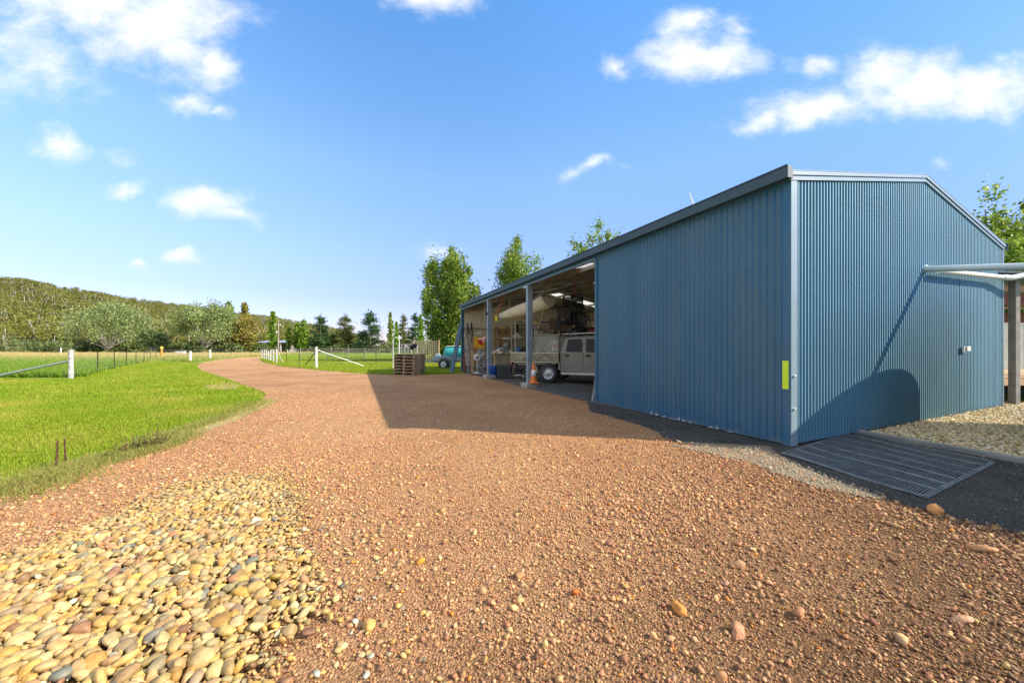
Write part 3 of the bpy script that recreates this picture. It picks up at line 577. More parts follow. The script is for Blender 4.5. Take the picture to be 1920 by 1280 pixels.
def tree(name, label, kind, px, top, wpx, Y, n, leaf, pal=None, base=.12, cat='tree', group=None, bark=None, shift=0):
    h = H0+(HY-top)/F*Y; w = wpx/F*Y*.92; t = thing(name, label, cat, ((px-HX)/F*Y, Y, 0), 0, group)
    P, limbs = crown(kind, h, w, n, base); P[:, 2] *= h/np.percentile(P[:, 2], 99.7); P[:, 2] = np.maximum(P[:, 2], .02*h)
    leaf_mesh('crown', P, leaf, PAL[pal or kind], t, M_needle if kind == 'pine' else M_leaf, aspect=.3 if kind == 'pine' else .6)
    tr = MB(); r = max(.05, h*.016)
    if kind == 'silver':
        pass
    else: tr.tube([(0, 0, -.05), (.01*h, 0, h*.45), (0, 0, h*.92)], [r, r*.7, r*.15], 7)
    for l in limbs: tr.tube(l, [r*(.42 if kind == 'silver' else .3)]+[r*.2]*(len(l)-2)+[r*.07], 5, False)
    tr.build('trunk', bark or (M_palebark if kind == 'silver' else M_bark), t); return t
tree('poplar_tree', 'tall bushy green poplar just beyond the far left end of the blue shed', 'spires', 846, 470, 110, 34, 32000, .115, 'poplar', base=.06)
tree('poplar_tree', 'poplar top showing above the shed roof beyond the open bays', 'spires', 972, 452, 135, 37, 30000, .12, 'poplar', base=.06)
tree('poplar_tree', 'small wispy poplar top above the middle of the shed roofline', 'spires', 1124, 420, 130, 33, 16000, .12, 'poplar', base=.06)
tree('leafy_tree', 'leafy tree above the gable roof slope at the right', 'spires', 1848, 368, 175, 24, 24000, .12, 'poplar', base=.15)
tree('leafy_tree', 'leafy tree at the right picture edge above the grey pipe', 'spires', 1935, 408, 185, 21, 24000, .11, 'poplar', base=.15)
tree('silver_poplar', 'wide silvery tree with pale limbs in the left paddock', 'silver', 203, 565, 142, 95, 15000, .2)
tree('silver_poplar', 'tall silvery tree with pale limbs beside the bend of the road', 'silver', 383, 566, 118, 90, 15000, .2)
tree('small_silver_tree', 'small grey green tree between the two silvery trees', 'silver', 287, 618, 56, 92, 2600, .26, 'shrub')
tree('poplar_tree', 'slender poplar rising behind the tall silvery tree', 'poplar', 430, 566, 26, 104, 2600, .26, 'poplar')
tree('autumn_tree', 'yellow and rusty brown tree right of the silvery trees', 'round', 450, 590, 58, 98, 5000, .26, 'autumn', base=.1)
tree('poplar_tree', 'yellowing pointed poplar above the rusty brown tree', 'poplar', 459, 568, 24, 102, 3000, .26, 'autumn')
LP = 'poplars and pines on the far side of the paddock'
tree('poplar_tree', 'narrow bright green poplar beside the power pole', 'poplar', 512, 584, 15, 110, 3400, .24, 'lime', group=LP)
tree('poplar_tree', 'thin yellow green poplar right of the power pole', 'poplar', 541, 612, 10, 112, 1500, .24, 'lime', group=LP)
tree('poplar_tree', 'dark green short poplar left of a brighter twin', 'poplar', 557, 604, 18, 112, 2400, .26, 'poplar', group=LP)
tree('poplar_tree', 'bright green stout poplar right of its darker twin', 'poplar', 569, 600, 18, 108, 3000, .25, 'lime', group=LP)
tree('pine_tree', 'dark conical pine right of the stout bright poplar', 'pine', 600, 593, 46, 110, 5200, .34, group=LP, base=.06)
tree('pine_tree', 'olive pine with a layered top in the middle of the row', 'pine', 648, 592, 48, 115, 5200, .34, 'olive', group=LP, base=.06)
tree('pine_tree', 'largest dark pine of the row, left of the slim pair', 'pine', 694, 585, 58, 112, 6500, .34, group=LP, base=.06)
tree('low_tree', 'low olive tree between the two darker pines', 'round', 622, 624, 30, 118, 2200, .3, 'olive', group=LP)
tree('poplar_tree', 'very slim tall poplar just left of the stacked pallets', 'poplar', 732, 586, 12, 105, 2000, .24, 'poplar', group=LP)
tree('poplar_tree', 'short lime green poplar above the pallet stack', 'poplar', 743, 604, 10, 98, 1700, .23, 'lime', group=LP)
tree('pine_tree', 'brownish olive pine above the pallet stack', 'pine', 756, 591, 32, 108, 3400, .3, 'olive', group=LP, base=.06)
tree('pine_tree', 'dark pine directly left of the big bushy poplar', 'pine', 778, 588, 36, 110, 4200, .3, group=LP, base=.06)
tree('poplar_tree', 'lime green poplar in front of the dark pine near the shed', 'poplar', 789, 590, 13, 92, 2400, .22, 'lime', group=LP)
SG = 'low shrubs at the foot of the hill'
for i, (px, tp, w, Y, lb) in enumerate([(20, 632, 60, 120, 'round scrub at the far left foot of the hill'), (75, 636, 40, 100, 'half dead grey shrub in the left paddock'), (118, 638, 48, 118, 'low scrub left of the dark bush under the silvery tree'),
    (158, 636, 24, 100, 'dark bush below the left edge of the wide silvery tree'), (182, 640, 20, 100, 'small dark bush under the wide silvery tree'), (232, 640, 40, 98, 'grey green low shrub right of the wide silvery tree'), (262, 640, 34, 100, 'grey shrub near the small grey green tree'),
    (308, 640, 30, 99, 'dark shrub behind the yellow post'), (338, 641, 30, 100, 'low shrub behind the white trough'), (365, 638, 34, 88, 'green shrub under the tall silvery tree'), (412, 637, 40, 95, 'dense green shrub left of the rusty tree'), (438, 641, 30, 94, 'low shrub below the rusty tree'), (474, 640, 24, 100, 'dark shrub left of the far farm shed'),
    (497, 646, 12, 90, 'small bush in front of the far farm shed'), (660, 641, 60, 112, 'bushes below the middle pine'), (728, 640, 40, 105, 'bushes behind the stock yards'), (800, 636, 60, 80, 'bushes below the big poplar')]):
    tree('shrub', lb, 'round', px, tp, w, Y, 1100, .26, 'shrub', base=0, cat='shrub', group=SG)

# ------------------------------------------------------------------ hill with its wood
RIDGE = [(-1500, 470), (-700, 480), (-200, 500), (0, 517), (100, 531), (200, 552), (300, 566), (370, 575), (470, 589), (520, 592), (560, 600), (600, 609), (640, 616), (700, 636), (760, 650), (800, 655)]
def ridge_y(px): return np.interp(px, [p[0] for p in RIDGE], [p[1] for p in RIDGE])
def hill_z(px, v):
    Yr = 460+np.clip(px-300, 0, 500)*.5; Hr = np.maximum(0, (HY-ridge_y(px)-9)/F*Yr+H0); Y = 150+(Yr-150)*v+np.clip(-px, 0, 900)*.1
    z = Hr*np.where(v <= 1, v**1.15*(1+.10*np.sin(px*.045+v*6)*(1-v)*v*4), 1-(v-1)*1.4)
    return Y, z
gx, gv = np.meshgrid(np.linspace(-1500, 800, 150), np.linspace(0, 1.5, 36)); Yh, Zh = hill_z(gx, gv); Xh = (gx-HX)/F*Yh
V = np.stack([Xh, Yh, Zh-.3], 2).reshape(-1, 3); nx = 150
Fh = np.array([(j*nx+i, j*nx+i+1, (j+1)*nx+i+1, (j+1)*nx+i) for j in range(35) for i in range(nx-1)])
M_hill = ground_mat('hill_soil', [(.06, .06, .02), (.12, .11, .035), (.2, .17, .07)], .03, .4, bump=.5)
tag(np_mesh('hill', V, Fh, M_hill, None, None, True), None, None, kind='structure')
nt_ = 5600; px = rng.uniform(-330, 700, nt_); v = rng.uniform(0, 1.02, nt_)**.9; Yt, Zt = hill_z(px, v); keep = Zt > 1.2; px, Yt, Zt = px[keep], Yt[keep], Zt[keep]; nt_ = len(px)
Xt = (px-HX)/F*Yt; hh = rng.uniform(5, 9.5, nt_); ww = rng.uniform(2.2, 4.4, nt_); k = 110
g = rng.normal(0, 1, (nt_, k, 3)); g /= np.linalg.norm(g, axis=2)[:, :, None]; g *= rng.uniform(.4, 1, (nt_, k, 1))
lump = rng.normal(0, .35, (nt_, 6, 3)); g = g*.72+lump[np.arange(nt_)[:, None], rng.integers(0, 6, (nt_, k))]
P = np.stack([Xt, Yt, Zt+hh*.62], 1)[:, None, :]+g*np.stack([ww, ww, hh*.30], 1)[:, None, :]
tc_ = pick([(.185, .19, .035), (.22, .215, .045), (.15, .17, .035), (.21, .18, .06), (.16, .175, .06)], [5, 4, 3, 1.4, 2], nt_, .07); lc = np.repeat(tc_, k, 0)*(1+rng.normal(0, .16, (nt_*k, 1)))
P = P.reshape(-1, 3); n = len(P); a = rng.normal(0, 1, (n, 3)); a[:, 2] *= .5; a /= np.linalg.norm(a, axis=1)[:, None]; b = np.cross(a, rng.normal(0, 1, (n, 3))); b /= np.linalg.norm(b, axis=1)[:, None]; s = rng.uniform(.3, .72, (n, 1))
V = np.stack([P-a*s, P+b*s*.6, P+a*s, P-b*s*.6], 1)
fr = thing('hillside_forest', 'dense olive and brown gum forest covering the hillside at the left', 'forest'); fr['kind'] = 'stuff'
np_mesh('canopy', V.reshape(-1, 3), np.arange(n*4).reshape(-1, 4), M_needle, fr, np.repeat(np.clip(lc, .01, .9), 4, 0))
tk = MB()
for i in range(0, nt_, 3):
    x, y, z0 = Xt[i], Yt[i], Zt[i]; dx = random.uniform(-1.8, 1.8); h_ = hh[i]*random.uniform(.75, 1.05)
    tk.tube([(x, y-1.2, z0-.5), (x+dx*.4, y-2, z0+h_*.5), (x+dx, y-2.2, z0+h_)], [.26, .2, .08], 4, False)
    tk.tube([(x+dx*.3, y-2, z0+h_*.4), (x-dx*.6, y-2.4, z0+h_*.85)], [.15, .06], 4, False)
tk.build('pale_trunks', M_palebark, fr)

# ------------------------------------------------------------------ the blue shed
LEN, WID, EH, RH = 15.85, 7.95, 3.56, 4.30
OPEN = 4.09; POSTS = [7.72, 11.62]
shed = thing('blue_shed', 'large blue corrugated steel farm shed with two open bays and a gable end', 'shed', S(0, 0), SROT)
def rooflz(t): return EH+(RH-EH)*(1-abs(t-WID/2)/(WID/2))
def strip(name, us, offs, zlo, zhi, along, m, fixed, sign, parent=shed):
    """vertical profiled sheet: along 's' (front/back wall) or 't' (gables)"""
    V = []
    for u, w in zip(us, offs):
        x, y = (fixed+sign*w, u) if along == 's' else (u, fixed+sign*w)
        V += [(x, y, zlo(u)), (x, y, zhi(u))]
    n = len(us); f = [(2*i, 2*i+2, 2*i+3, 2*i+1) for i in range(n-1)]
    flip = (along == 's') == (sign < 0)
    if flip: f = [q[::-1] for q in f]
    return np_mesh(name, V, f, m, parent, None, True)
def corr(a, b, pitch=.076, amp=.009, seg=8):
    u = np.arange(a, b+1e-6, pitch/seg); return u, amp*np.sin(2*np.pi*u/pitch)+amp
def ribbed(a, b, pitch=.19):
    u, w = [], []; x = a
    while x < b:
        for du, dw in ((0, 0), (.006, .014), (.022, .014), (.028, 0), (.095, 0), (.101, .012), (.115, .012), (.121, 0)):
            if x+du < b: u.append(x+du); w.append(dw)
        x += pitch
    u.append(b); w.append(0); return u, w
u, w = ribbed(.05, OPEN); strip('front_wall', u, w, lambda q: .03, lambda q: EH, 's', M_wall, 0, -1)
u, w = corr(.05, WID-.05, .0762, .011, 10); strip('gable_wall', u, w, lambda q: .04, lambda q: rooflz(q)-.01, 't', M_gable, 0, -1)
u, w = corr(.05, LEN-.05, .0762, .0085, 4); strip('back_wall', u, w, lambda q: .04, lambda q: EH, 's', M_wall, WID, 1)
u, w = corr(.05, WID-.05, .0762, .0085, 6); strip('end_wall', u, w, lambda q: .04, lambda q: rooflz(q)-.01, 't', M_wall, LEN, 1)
u, w = corr(OPEN, LEN-.05, .0762, .007, 6); strip('opening_header', u, w, lambda q: 3.44, lambda q: EH, 's', M_wall, 0, -1)
MB().bx((-.028, OPEN, 3.40), (.02, LEN-.02, 3.455)).build('header_trim', M_trim, shed)
SKY = [(5.6, 6.35), (9.4, 10.15), (13.2, 13.95)]
def roof(ranges, name, m):
    for side in (0, 1):
        V, Fq = [], []
        for a, b in ranges:
            us, ws = corr(a, b, .0762, .008, 4); st = len(V)
            for u, w in zip(us, ws):
                e0, e1 = (-.06, WID/2) if side == 0 else (WID+.06, WID/2)
                V += [(e0, u, rooflz(e0)+.02+w), (e1, u, rooflz(e1)+.02+w)]
            f = [(st+2*i, st+2*i+1, st+2*i+3, st+2*i+2) for i in range(len(us)-1)]
            Fq += f if side == 0 else [q[::-1] for q in f]
        np_mesh(name, V, Fq, m, shed, None, True)
rr = [-.04]+[q for a in SKY for q in a]+[LEN+.04]
roof([(rr[i], rr[i+1]) for i in range(0, len(rr), 2)], 'roof', M_roof)
ms = bpy.data.materials.new('skylight'); ms.use_nodes = True; MATS['skylight'] = ms
nt = ms.node_tree; t_ = nt.nodes.new('ShaderNodeBsdfTranslucent'); t_.inputs[0].default_value = (.75, .72, .62, 1); mx = nt.nodes.new('ShaderNodeMixShader'); mx.inputs[0].default_value = .6
nt.nodes['Principled BSDF'].inputs['Base Color'].default_value = (.7, .7, .65, 1)
nt.links.new(nt.nodes['Principled BSDF'].outputs[0], mx.inputs[1]); nt.links.new(t_.outputs[0], mx.inputs[2]); nt.links.new(mx.outputs[0], nt.nodes['Material Output'].inputs[0])
roof(SKY, 'skylight', ms)
pitch = math.atan2(RH-EH, WID/2)
MB().box((WID/2-.09, LEN/2, RH+.035), (.2, LEN+.08, .012), Matrix.Rotation(-pitch, 3, 'Y')).box((WID/2+.09, LEN/2, RH+.035), (.2, LEN+.08, .012), Matrix.Rotation(pitch, 3, 'Y')).build('ridge_cap', M_trim, shed)
# gutter: a square gutter with a rolled front lip
g = MB(); g.bx((-.15, -.06, 3.50), (-.143, LEN+.05, 3.655)).bx((-.143, -.06, 3.50), (-.035, LEN+.05, 3.507)).bx((-.162, -.06, 3.648), (-.15, LEN+.05, 3.664)).bx((-.142, -.06, 3.507), (-.035, -.053, 3.65)).bx((-.158, -.06, 3.497), (-.15, LEN+.05, 3.512))
g.build('gutter', M_gutter, shed)
g = MB(); g.bx((WID+.03, -.06, 3.50), (WID+.15, LEN+.05, 3.507)).bx((WID+.143, -.06, 3.507), (WID+.15, LEN+.05, 3.655)); g.build('gutter', M_gutter, shed)
# barge flashing on both gables: an upper and a lower lip
for y, sg in ((0, -1), (LEN, 1)):
    b = MB()
    for x0, x1 in ((-.05, WID/2), (WID/2, WID+.05)):
        z0, z1 = rooflz(x0), rooflz(x1)
        def quadbar(dz0, dz1, o0, o1):
            vs = [(x, y+sg*o, z+dz) for x, z in ((x0, z0), (x1, z1)) for o in (o0, o1) for dz in (dz0, dz1)]
            b.add(vs, [(0, 1, 3, 2), (4, 6, 7, 5), (0, 4, 5, 1), (2, 3, 7, 6), (0, 2, 6, 4), (1, 5, 7, 3)])
        quadbar(-.055, -.0, .026, .036); quadbar(0, .055, .04, .052); quadbar(.055, .062, -.12, .056); quadbar(-.065, -.055, .022, .042)
    b.build('barge_flashing', M_barge, shed)
# corner flashings
c = MB(); c.bx((-.022, -.032, .02), (.115, -.026, EH-.0)); c.build('corner_flashing', M_barge, shed); c = MB(); c.bx((-.022, -.025, .02), (-.016, .07, EH-.01)); c.build('corner_flashing', M_wall, shed)
c = MB(); c.bx((WID-.07, -.032, .02), (WID+.03, -.026, EH)).bx((WID+.024, -.026, .02), (WID+.03, .08, EH)); c.build('corner_flashing', M_trim, shed)
c = MB(); c.bx((-.03, LEN-.1, .0), (.0, LEN+.03, EH-.02)); c.bx((.0, LEN-.03, .0), (.12, LEN+.03, 3.4)); c.build('corner_flashing', M_wall, shed)
c = MB(); c.bx((-.024, OPEN-.06, .02), (.10, OPEN+.012, 3.41)); c.build('opening_jamb', M_wall, shed)
# bent white flap at the foot of the opening jamb
c = MB(); c.add([(-.02, OPEN+.015, .62), (.03, OPEN+.015, .62), (-.035, OPEN+.04, .35), (.02, OPEN+.04, .35), (-.06, OPEN+.10, .03), (0, OPEN+.10, .03)], [(0, 1, 3, 2), (2, 3, 5, 4)], True); c.build('bent_flashing', M_white, shed)
# yellow reflective strip
MB().bx((-.026, .0, .764), (-.0225, .072, 1.138)).build('reflective_strip', mat('hi_vis', (.62, .85, .02), .4, var=.02), shed)
# bolts, screws and chalky splashes, each a part of its own
def rep(name, mb, m, places):
    o = mb.build(name, m, shed); o.location = places[0]
    for p_ in places[1:]: c_ = o.copy(); C.objects.link(c_); c_.parent = shed; c_.location = p_
rep('wing_bolt', MB().lathe([(0, -.026), (.012, -.022), (.015, -.005), (.015, 0)], n=8, axis='Y').bar((-.02, -.02, -.008), (.02, -.02, .008), .006, .02), M_galv, [(.03, -.032, .94), (.03, -.032, .51)])
rep('wall_screw', MB().lathe([(0, 0), (.011, .001), (.013, .008)], n=6, axis='X'), M_gutter, [(-.021, s_+.017, zz+.008*math.sin(i*3)) for i, s_ in enumerate(np.arange(.25, 4, .19*1.5)) for zz in (1.25, 2.42)])
rep('gable_screw', MB().lathe([(0, 0), (.006, .001), (.007, .005)], n=6, axis='Y'), M_trim, [(t0, -.026, zz) for t0 in np.arange(.3, 7.8, .381) for zz in (1.22, 2.3)])
M_chalk = mat('chalk', (.40, .43, .45), .9, var=.2, nscale=30)
for s_, hgt_, wd in [(2.35, .09, .05), (2.22, .06, .08), (2.05, .05, .1), (1.72, .11, .04), (1.62, .07, .06), (1.5, .06, .04), (1.0, .10, .05), (1.1, .03, .12), (.8, .03, .1), (1.85, .03, .2)]:
    k = 7; pts = [(-.0165, s_+wd*(j/(k-1)-.5), .03) for j in range(k)]+[(-.0165, s_+wd*(j/(k-1)-.5), .03+hgt_*random.uniform(.25, 1)*math.sin(math.pi*(j+.7)/(k+.4))) for j in range(k-1, -1, -1)]
    MB().add(pts, [tuple(range(2*k))]).build('chalk_splash', M_chalk, shed)
# sliding door in the gable
dt0, dt1 = .05+72*.0762, .05+97*.0762
u, w = corr(dt0, dt1, .0762, .011, 10); dr = strip('door', u, w, lambda q: .07, lambda q: 2.58, 't', M_gable, -.004, -1)
MB().bx((dt0-.009, -.029, .05), (dt0+.002, -.016, 2.58)).build('door_edge', M_gutter, dr); MB().bx((dt1-.002, -.029, .05), (dt1+.012, -.016, 2.58)).build('door_edge', M_barge, dr)
MB().bx((dt0+.02, -.075, 1.22), (dt0+.08, -.045, 1.34)).bx((dt0+.07, -.10, 1.25), (dt0+.24, -.085, 1.34)).bx((dt0+.07, -.10, 1.26), (dt0+.085, -.05, 1.33)).build('door_handle', M_white, dr, .004)
# portal frames, purlins, girts, brace
ys = [.1, OPEN+.12]+POSTS+[LEN-.12]
for y in ys:
    f = MB(); f.bx((WID-.22, y-.05, 0), (WID-.03, y+.05, EH-.1))
    for x0, x1 in ((.05, WID/2), (WID/2, WID-.05)):
        a = (x0, y, rooflz(x0)-.20); b_ = (x1, y, rooflz(x1)-.20); f.bar(a, b_, .08, .18)
    f.build('portal_frame', M_frame, shed)
p = MB()
for x in (.25, 1.2, 2.2, 3.2, 3.85, 4.1, 4.8, 5.8, 6.8, 7.7): p.bx((x-.03, .08, rooflz(x)-.11), (x+.03, LEN-.08, rooflz(x)-.0))
p.build('purlins', M_frame, shed)
p = MB()
for z in (1.2, 2.4): p.bx((WID-.09, .1, z-.03), (WID-.02, LEN-.1, z+.03)); p.bx((.1, LEN-.09, z-.03), (WID-.1, LEN-.02, z+.03)); p.bx((.1, .02, z-.03), (WID-.1, .07, z+.03))
p.bx((.02, .1, 1.2), (.07, OPEN-.1, 1.26)).bx((.02, .1, 2.4), (.07, OPEN-.1, 2.46)); p.build('girts', M_frame, shed)
for y in ys[1:4]:
    for x0, x1 in ((.1, 1.0), (WID-.1, WID-1.0)): MB().bar((x0, y+.03, 2.85), (x1, y+.03, rooflz(x1)-.25), .05).build('knee_brace', M_frame, shed)
MB().bar((4, LEN-.3, 4.0), (.4, POSTS[1]+.3, 3.45), .03).build('cross_brace', M_frame, shed); MB().bar((4, POSTS[0], 4.0), (.4, POSTS[1], 3.45), .03).build('cross_brace', M_frame, shed)
for y in POSTS:
    MB().bx((-.02, y-.035, .12), (.006, y+.10, 3.40)).bx((.006, y-.035, .12), (.16, y-.028, 3.40)).bx((.006, y+.02, .12), (.15, y+.03, 3.40)).bx((.15, y-.035, .12), (.158, y+.1, 3.4)).build('front_post', M_post, shed)
    MB().box((.06, y+.02, .07), (.42, .50, .16)).build('post_footing', M_conc, shed, .02)
# thin mast on the roof
x_ = 0.9
q = MB(); q.tube([(.12, 1.47, rooflz(.12)), (.10, 1.60, 4.0)], .012, 6); q.build('roof_rod', M_white, shed)

# ------------------------------------------------------------------ pipes, tank, verandah, grating
W0 = S(3.99, -.03, 2.70); D1 = Vector((8.22, 4.66, 2.43))
pp = thing('rainwater_pipe', 'thick grey plastic pipe running from the gable wall towards a tank', 'pipe', W0)
MB().tube([(0.02, .06, .0), (.0, -.02, .0), (D1-W0)*.2, (D1-W0)*.6, D1-W0], .054, 16).build('pipe_run', M_pvc, pp)
MB().lathe([(.062, -.03), (.07, -.028), (.07, 0), (.0, .0)], (0.0, 0.02, 0), 14, 'Y').build('wall_collar', M_pvc, pp)
pa = at(1760, 507.5, 6.15); pb = at(1880, 520, 7.35); pc = at(1896, 521, 7.45); pd = at(1960, 508, 7.6)
q = thing('cream_pipe', 'thinner cream pipe below the grey pipe, bending at the shed corner', 'pipe', pa)
MB().tube([(0, 0, 0), (pb-pa)*.5, pb-pa], .045, 14).build('pipe_run', M_pvcw, q)
MB().tube([(pb-pa)*.985, pb-pa+Vector((.05, 0, 0)), pc-pa, pd-pa, pd-pa+Vector((2, .3, .5))], .056, 14).build('elbow', M_pvc, q)
TKH, TKR = 2.42, 2.86; ks = TKH/math.tan(R(SUN_EL)); tk_c = Vector((5.98, 3.42, 0))+Vector((SUN_AZ[0]*ks, SUN_AZ[1]*ks, 0))
tk = thing('water_tank', 'large round corrugated water tank standing right of the camera', 'water tank', tk_c)
prof = [(TKR+.012*math.sin(z*2*math.pi/.1), z) for z in np.arange(0, TKH-.05, .0125)]
MB().lathe(prof, n=72).build('tank_wall', M_wall, tk)
MB().lathe([(TKR+.02, TKH-.08), (TKR+.02, TKH), (TKR*.5, TKH+.06), (0, TKH+.1)], n=72).build('tank_roof', M_roof, tk)
# grating beside the gable wall
A_, B_, C_, D_ = [Vector((*G(*p), 0)) for p in [(1467, 853), (1733, 937), (1862, 870), (1597, 813)]]
gr = thing('floor_grating', 'dark slotted drainage grating mats lying beside the gable wall', 'grating', A_)
def q2(a, b, z): return (B_-A_)*a*(1-b)+(C_-A_)*a*b+(D_-A_)*(1-a)*b+Vector((0, 0, z-.008))
M_grate = mat('grating_plastic', (.12, .13, .13), .6, var=.2, nscale=12)
slats = MB()
NS = 58
for i in range(NS+1):
    a = i/NS
    for j in range(14):
        slats.bar(q2(a, j/14, .030+.008*math.sin(j*.9)), q2(a, (j+1)/14, .030+.008*math.sin((j+1)*.9)), .009, .012)
slats.build('slats', M_grate, gr)
M_rib = mat('grating_rib', (.17, .18, .18), .6, var=.2, nscale=12)
for j in range(8):
    b = j/7; rb = MB()
    for i in range(12):
        rb.bar(q2(i/12, b, .036+.006*math.sin(i*.6+j)), q2((i+1)/12, b, .036+.006*math.sin((i+1)*.6+j)), .03, .014)
    rb.build('rib', M_rib, gr)
fm = MB()
for a in (0, 1): fm.bar(q2(a, 0, .03), q2(a, 1, .03), .04, .012)
fm.build('edge_bar', M_grate, gr)
kb = thing('garden_edging', 'grey timber edging board between pale gravel bed and grating', 'edging', (kerb_a.x, kerb_a.y, 0))
d = kerb_b-kerb_a; MB().bar((0, 0, .035), (d.x, d.y, .035), .09, .07).build('board', mat('grey_edging', (.25, .25, .23), .85, var=.15, nscale=4, bump=.3), kb, .008)
k = G(1597, 811); st = thing('steel_peg', 'short grey pipe stub standing at the foot of the gable wall', 'pipe stub', (k[0], k[1]+.03, 0)); MB().tube([(0, 0, 0), (0, 0, .13)], .017, 10).build('stub', M_galv, st); MB().lathe([(0, .14), (.022, .138), (.022, .115)], n=10).build('cap', M_trim, st)
# timber verandah at the right
PX, PY = at(1902, 765, 8.0)[:2]
vd = thing('timber_verandah', 'timber framed verandah with posts and deck beyond the gable end', 'verandah', (PX, PY, 0), R(6))
MB().bx((-.07, -.06, 0), (.055, .06, 2.86)).build('post', M_greyp, vd, .006)
MB().bx((.056, -.04, .05), (.085, .05, 2.8)).build('post_batten', mat('cream_batten', (.58, .52, .42), .7), vd)
MB().bx((2.2, -.09, 0), (2.38, .09, 2.86)).build('post', M_greyp, vd, .006)
MB().bx((-1.6, .4, 2.35), (4, .46, 2.62)).bx((-1.6, 1.2, 2.0), (4, 1.26, 2.25)).build('beam', M_red, vd)
MB().bx((-1.6, .3, 2.66), (4, .35, 2.80)).bx((-1.6, .6, 2.28), (4, .64, 2.34)).build('pale_beam', M_pine, vd)
MB().bx((-1.5, -.25, 2.96), (5, 4, 3.0)).build('roof', M_gutter, vd)
dk_ = MB()
for i in range(16): dk_.bx((-1.6, .25+i*.145, .60), (5, .25+i*.145+.138, .635))
dk_.build('deck', M_pine, vd)
MB().bx((-1.6, .26, .42), (5, .30, .598)).build('deck_joist', M_pine, vd)
for x in (-.35, .6, 2.0): MB().bx((x, .34, 0), (x+.1, .44, .598)).build('stump', M_wood, vd)
MB().bx((-1.6, 1.6, .02), (5, 1.64, .6)).build('under_deck', mat('dark_skirt', (.06, .05, .04), .9), vd)
wl = MB()
for i in range(17): wl.box((1.8, 2.6, .66+i*.1), (6.5, .03, .094), Matrix.Rotation(.12, 3, 'X'))
wl.build('weatherboard_wall', mat('pale_boards', (.48, .49, .46), .7, var=.08), vd)
ch = thing('dark_potted_plant', 'dark plant pot standing on the verandah deck behind the post', 'pot', vd.matrix_basis @ Vector((-.32, 1.1, .635)))
MB().lathe([(.0, 0), (.12, 0), (.16, .28), (.17, .30), (.15, .30), (.14, .26), (0, .26)], n=18).build('pot', M_black, ch)
leaf_mesh('leaves', rng.normal(0, 1, (260, 3))*(.10, .10, .16)+(0, 0, .55), .05, PAL['shrub'], ch, M_leaf)

# ------------------------------------------------------------------ fences, posts and the pole
def wires(t, pts, zs, r=.004):
    w = MB()
    for z in zs:
        for a, b in zip(pts, pts[1:]): w.tube([(a[0], a[1], z), (b[0], b[1], z)], r, 4, False)
    return w.build('wire', M_galv, t)
M_picket = mat('star_picket', (.05, .035, .025), .8, var=.2)
def picket(x, y, t, h=1.12):
    m = MB(); m.bx((x-.022, y-.004, 0), (x+.022, y+.004, h)).bx((x-.004, y, 0), (x+.004, y+.028, h)); return m.build('picket', M_picket, t)
pts = [G(133, 711)]+[G(*p) for p in [(183, 698.5), (214, 692), (237, 686), (255, 682), (270, 678.5), (282, 676), (292, 674)]]
lf = thing('paddock_fence', 'wire fence with a thick grey end post and dark steel pickets left of the lawn', 'fence')
x, y = pts[0]; MB().tube([(x, y, 0), (x, y, 1.24)], [.08, .075], 12).build('end_post', mat('grey_strainer', (.50, .50, .47), .8, var=.25, nscale=9), lf)
e = G(-14, 711); MB().tube([(x, y, .78), (e[0], e[1], .1)], .045, 10).build('stay', M_galv, lf)
for p in pts[1:]: picket(p[0], p[1], lf)
wires(lf, pts, (.2, .4, .6, .8, 1.0))
yp = G(303, 672); t = thing('yellow_post', 'yellow and orange marker post at the end of the picket fence', 'post', (yp[0], yp[1], 0))
MB().tube([(0, 0, 0), (0, 0, 1.25)], .11, 8).build('shaft', mat('orange_paint', (.60, .28, .03), .6, var=.2), t); MB().lathe([(.16, 1.25), (.17, 1.4), (.1, 1.52), (0, 1.54)], n=10).build('cap', mat('yellow_paint', (.75, .55, .08), .6), t); MB().box((0, 0, .08), (.36, .36, .16)).build('foot', mat('yellow_paint', (.75, .55, .08), .6), t)
WG = 'white marker posts beside the road'
for px, b_, tp, lb in ((357, 679, 659, 'white post nearest the left side of the road bend'), (394, 673.5, 656, 'white post farther along the left side of the road'), (114, 664, 652, 'small distant white post in the left paddock')):
    q = G(px, b_); t = thing('marker_post', lb, 'post', (q[0], q[1], 0), 0, WG); h = H0-(tp-HY)/F*q[1]
    MB().tube([(0, 0, 0), (0, 0, h)], [.10, .09], 10).build('shaft', M_white, t); MB().lathe([(.1, h), (.06, h+.04), (0, h+.05)], n=10).build('cap', M_white, t)
rf = thing('roadside_fence', 'wire fence with sparse dark pickets beyond the road bend', 'fence')
pp_ = [G(303, 672), G(351, 671), G(433, 668.5), G(469, 667)]
for p in pp_[1:]: picket(p[0], p[1], rf, 1.2)
wires(rf, pp_, (.3, .6, .9, 1.1), .006)
q = G(339, 668); t = thing('white_trough', 'low white water trough in the paddock behind the white posts', 'trough', (q[0]*1.35, q[1]*1.35, 0)); m_ = MB(); m_.bx((-.9, -.3, .25), (.9, .3, .3)).bx((-.9, -.3, .3), (.9, -.25, .7)).bx((-.9, .25, .3), (.9, .3, .7)).bx((-.9, -.25, .3), (-.85, .25, .7)).bx((.85, -.25, .3), (.9, .25, .7)); m_.build('basin', M_white, t); MB().bx((-.7, -.2, 0), (-.5, .2, .25)).bx((.5, -.2, 0), (.7, .2, .25)).build('feet', M_conc, t)
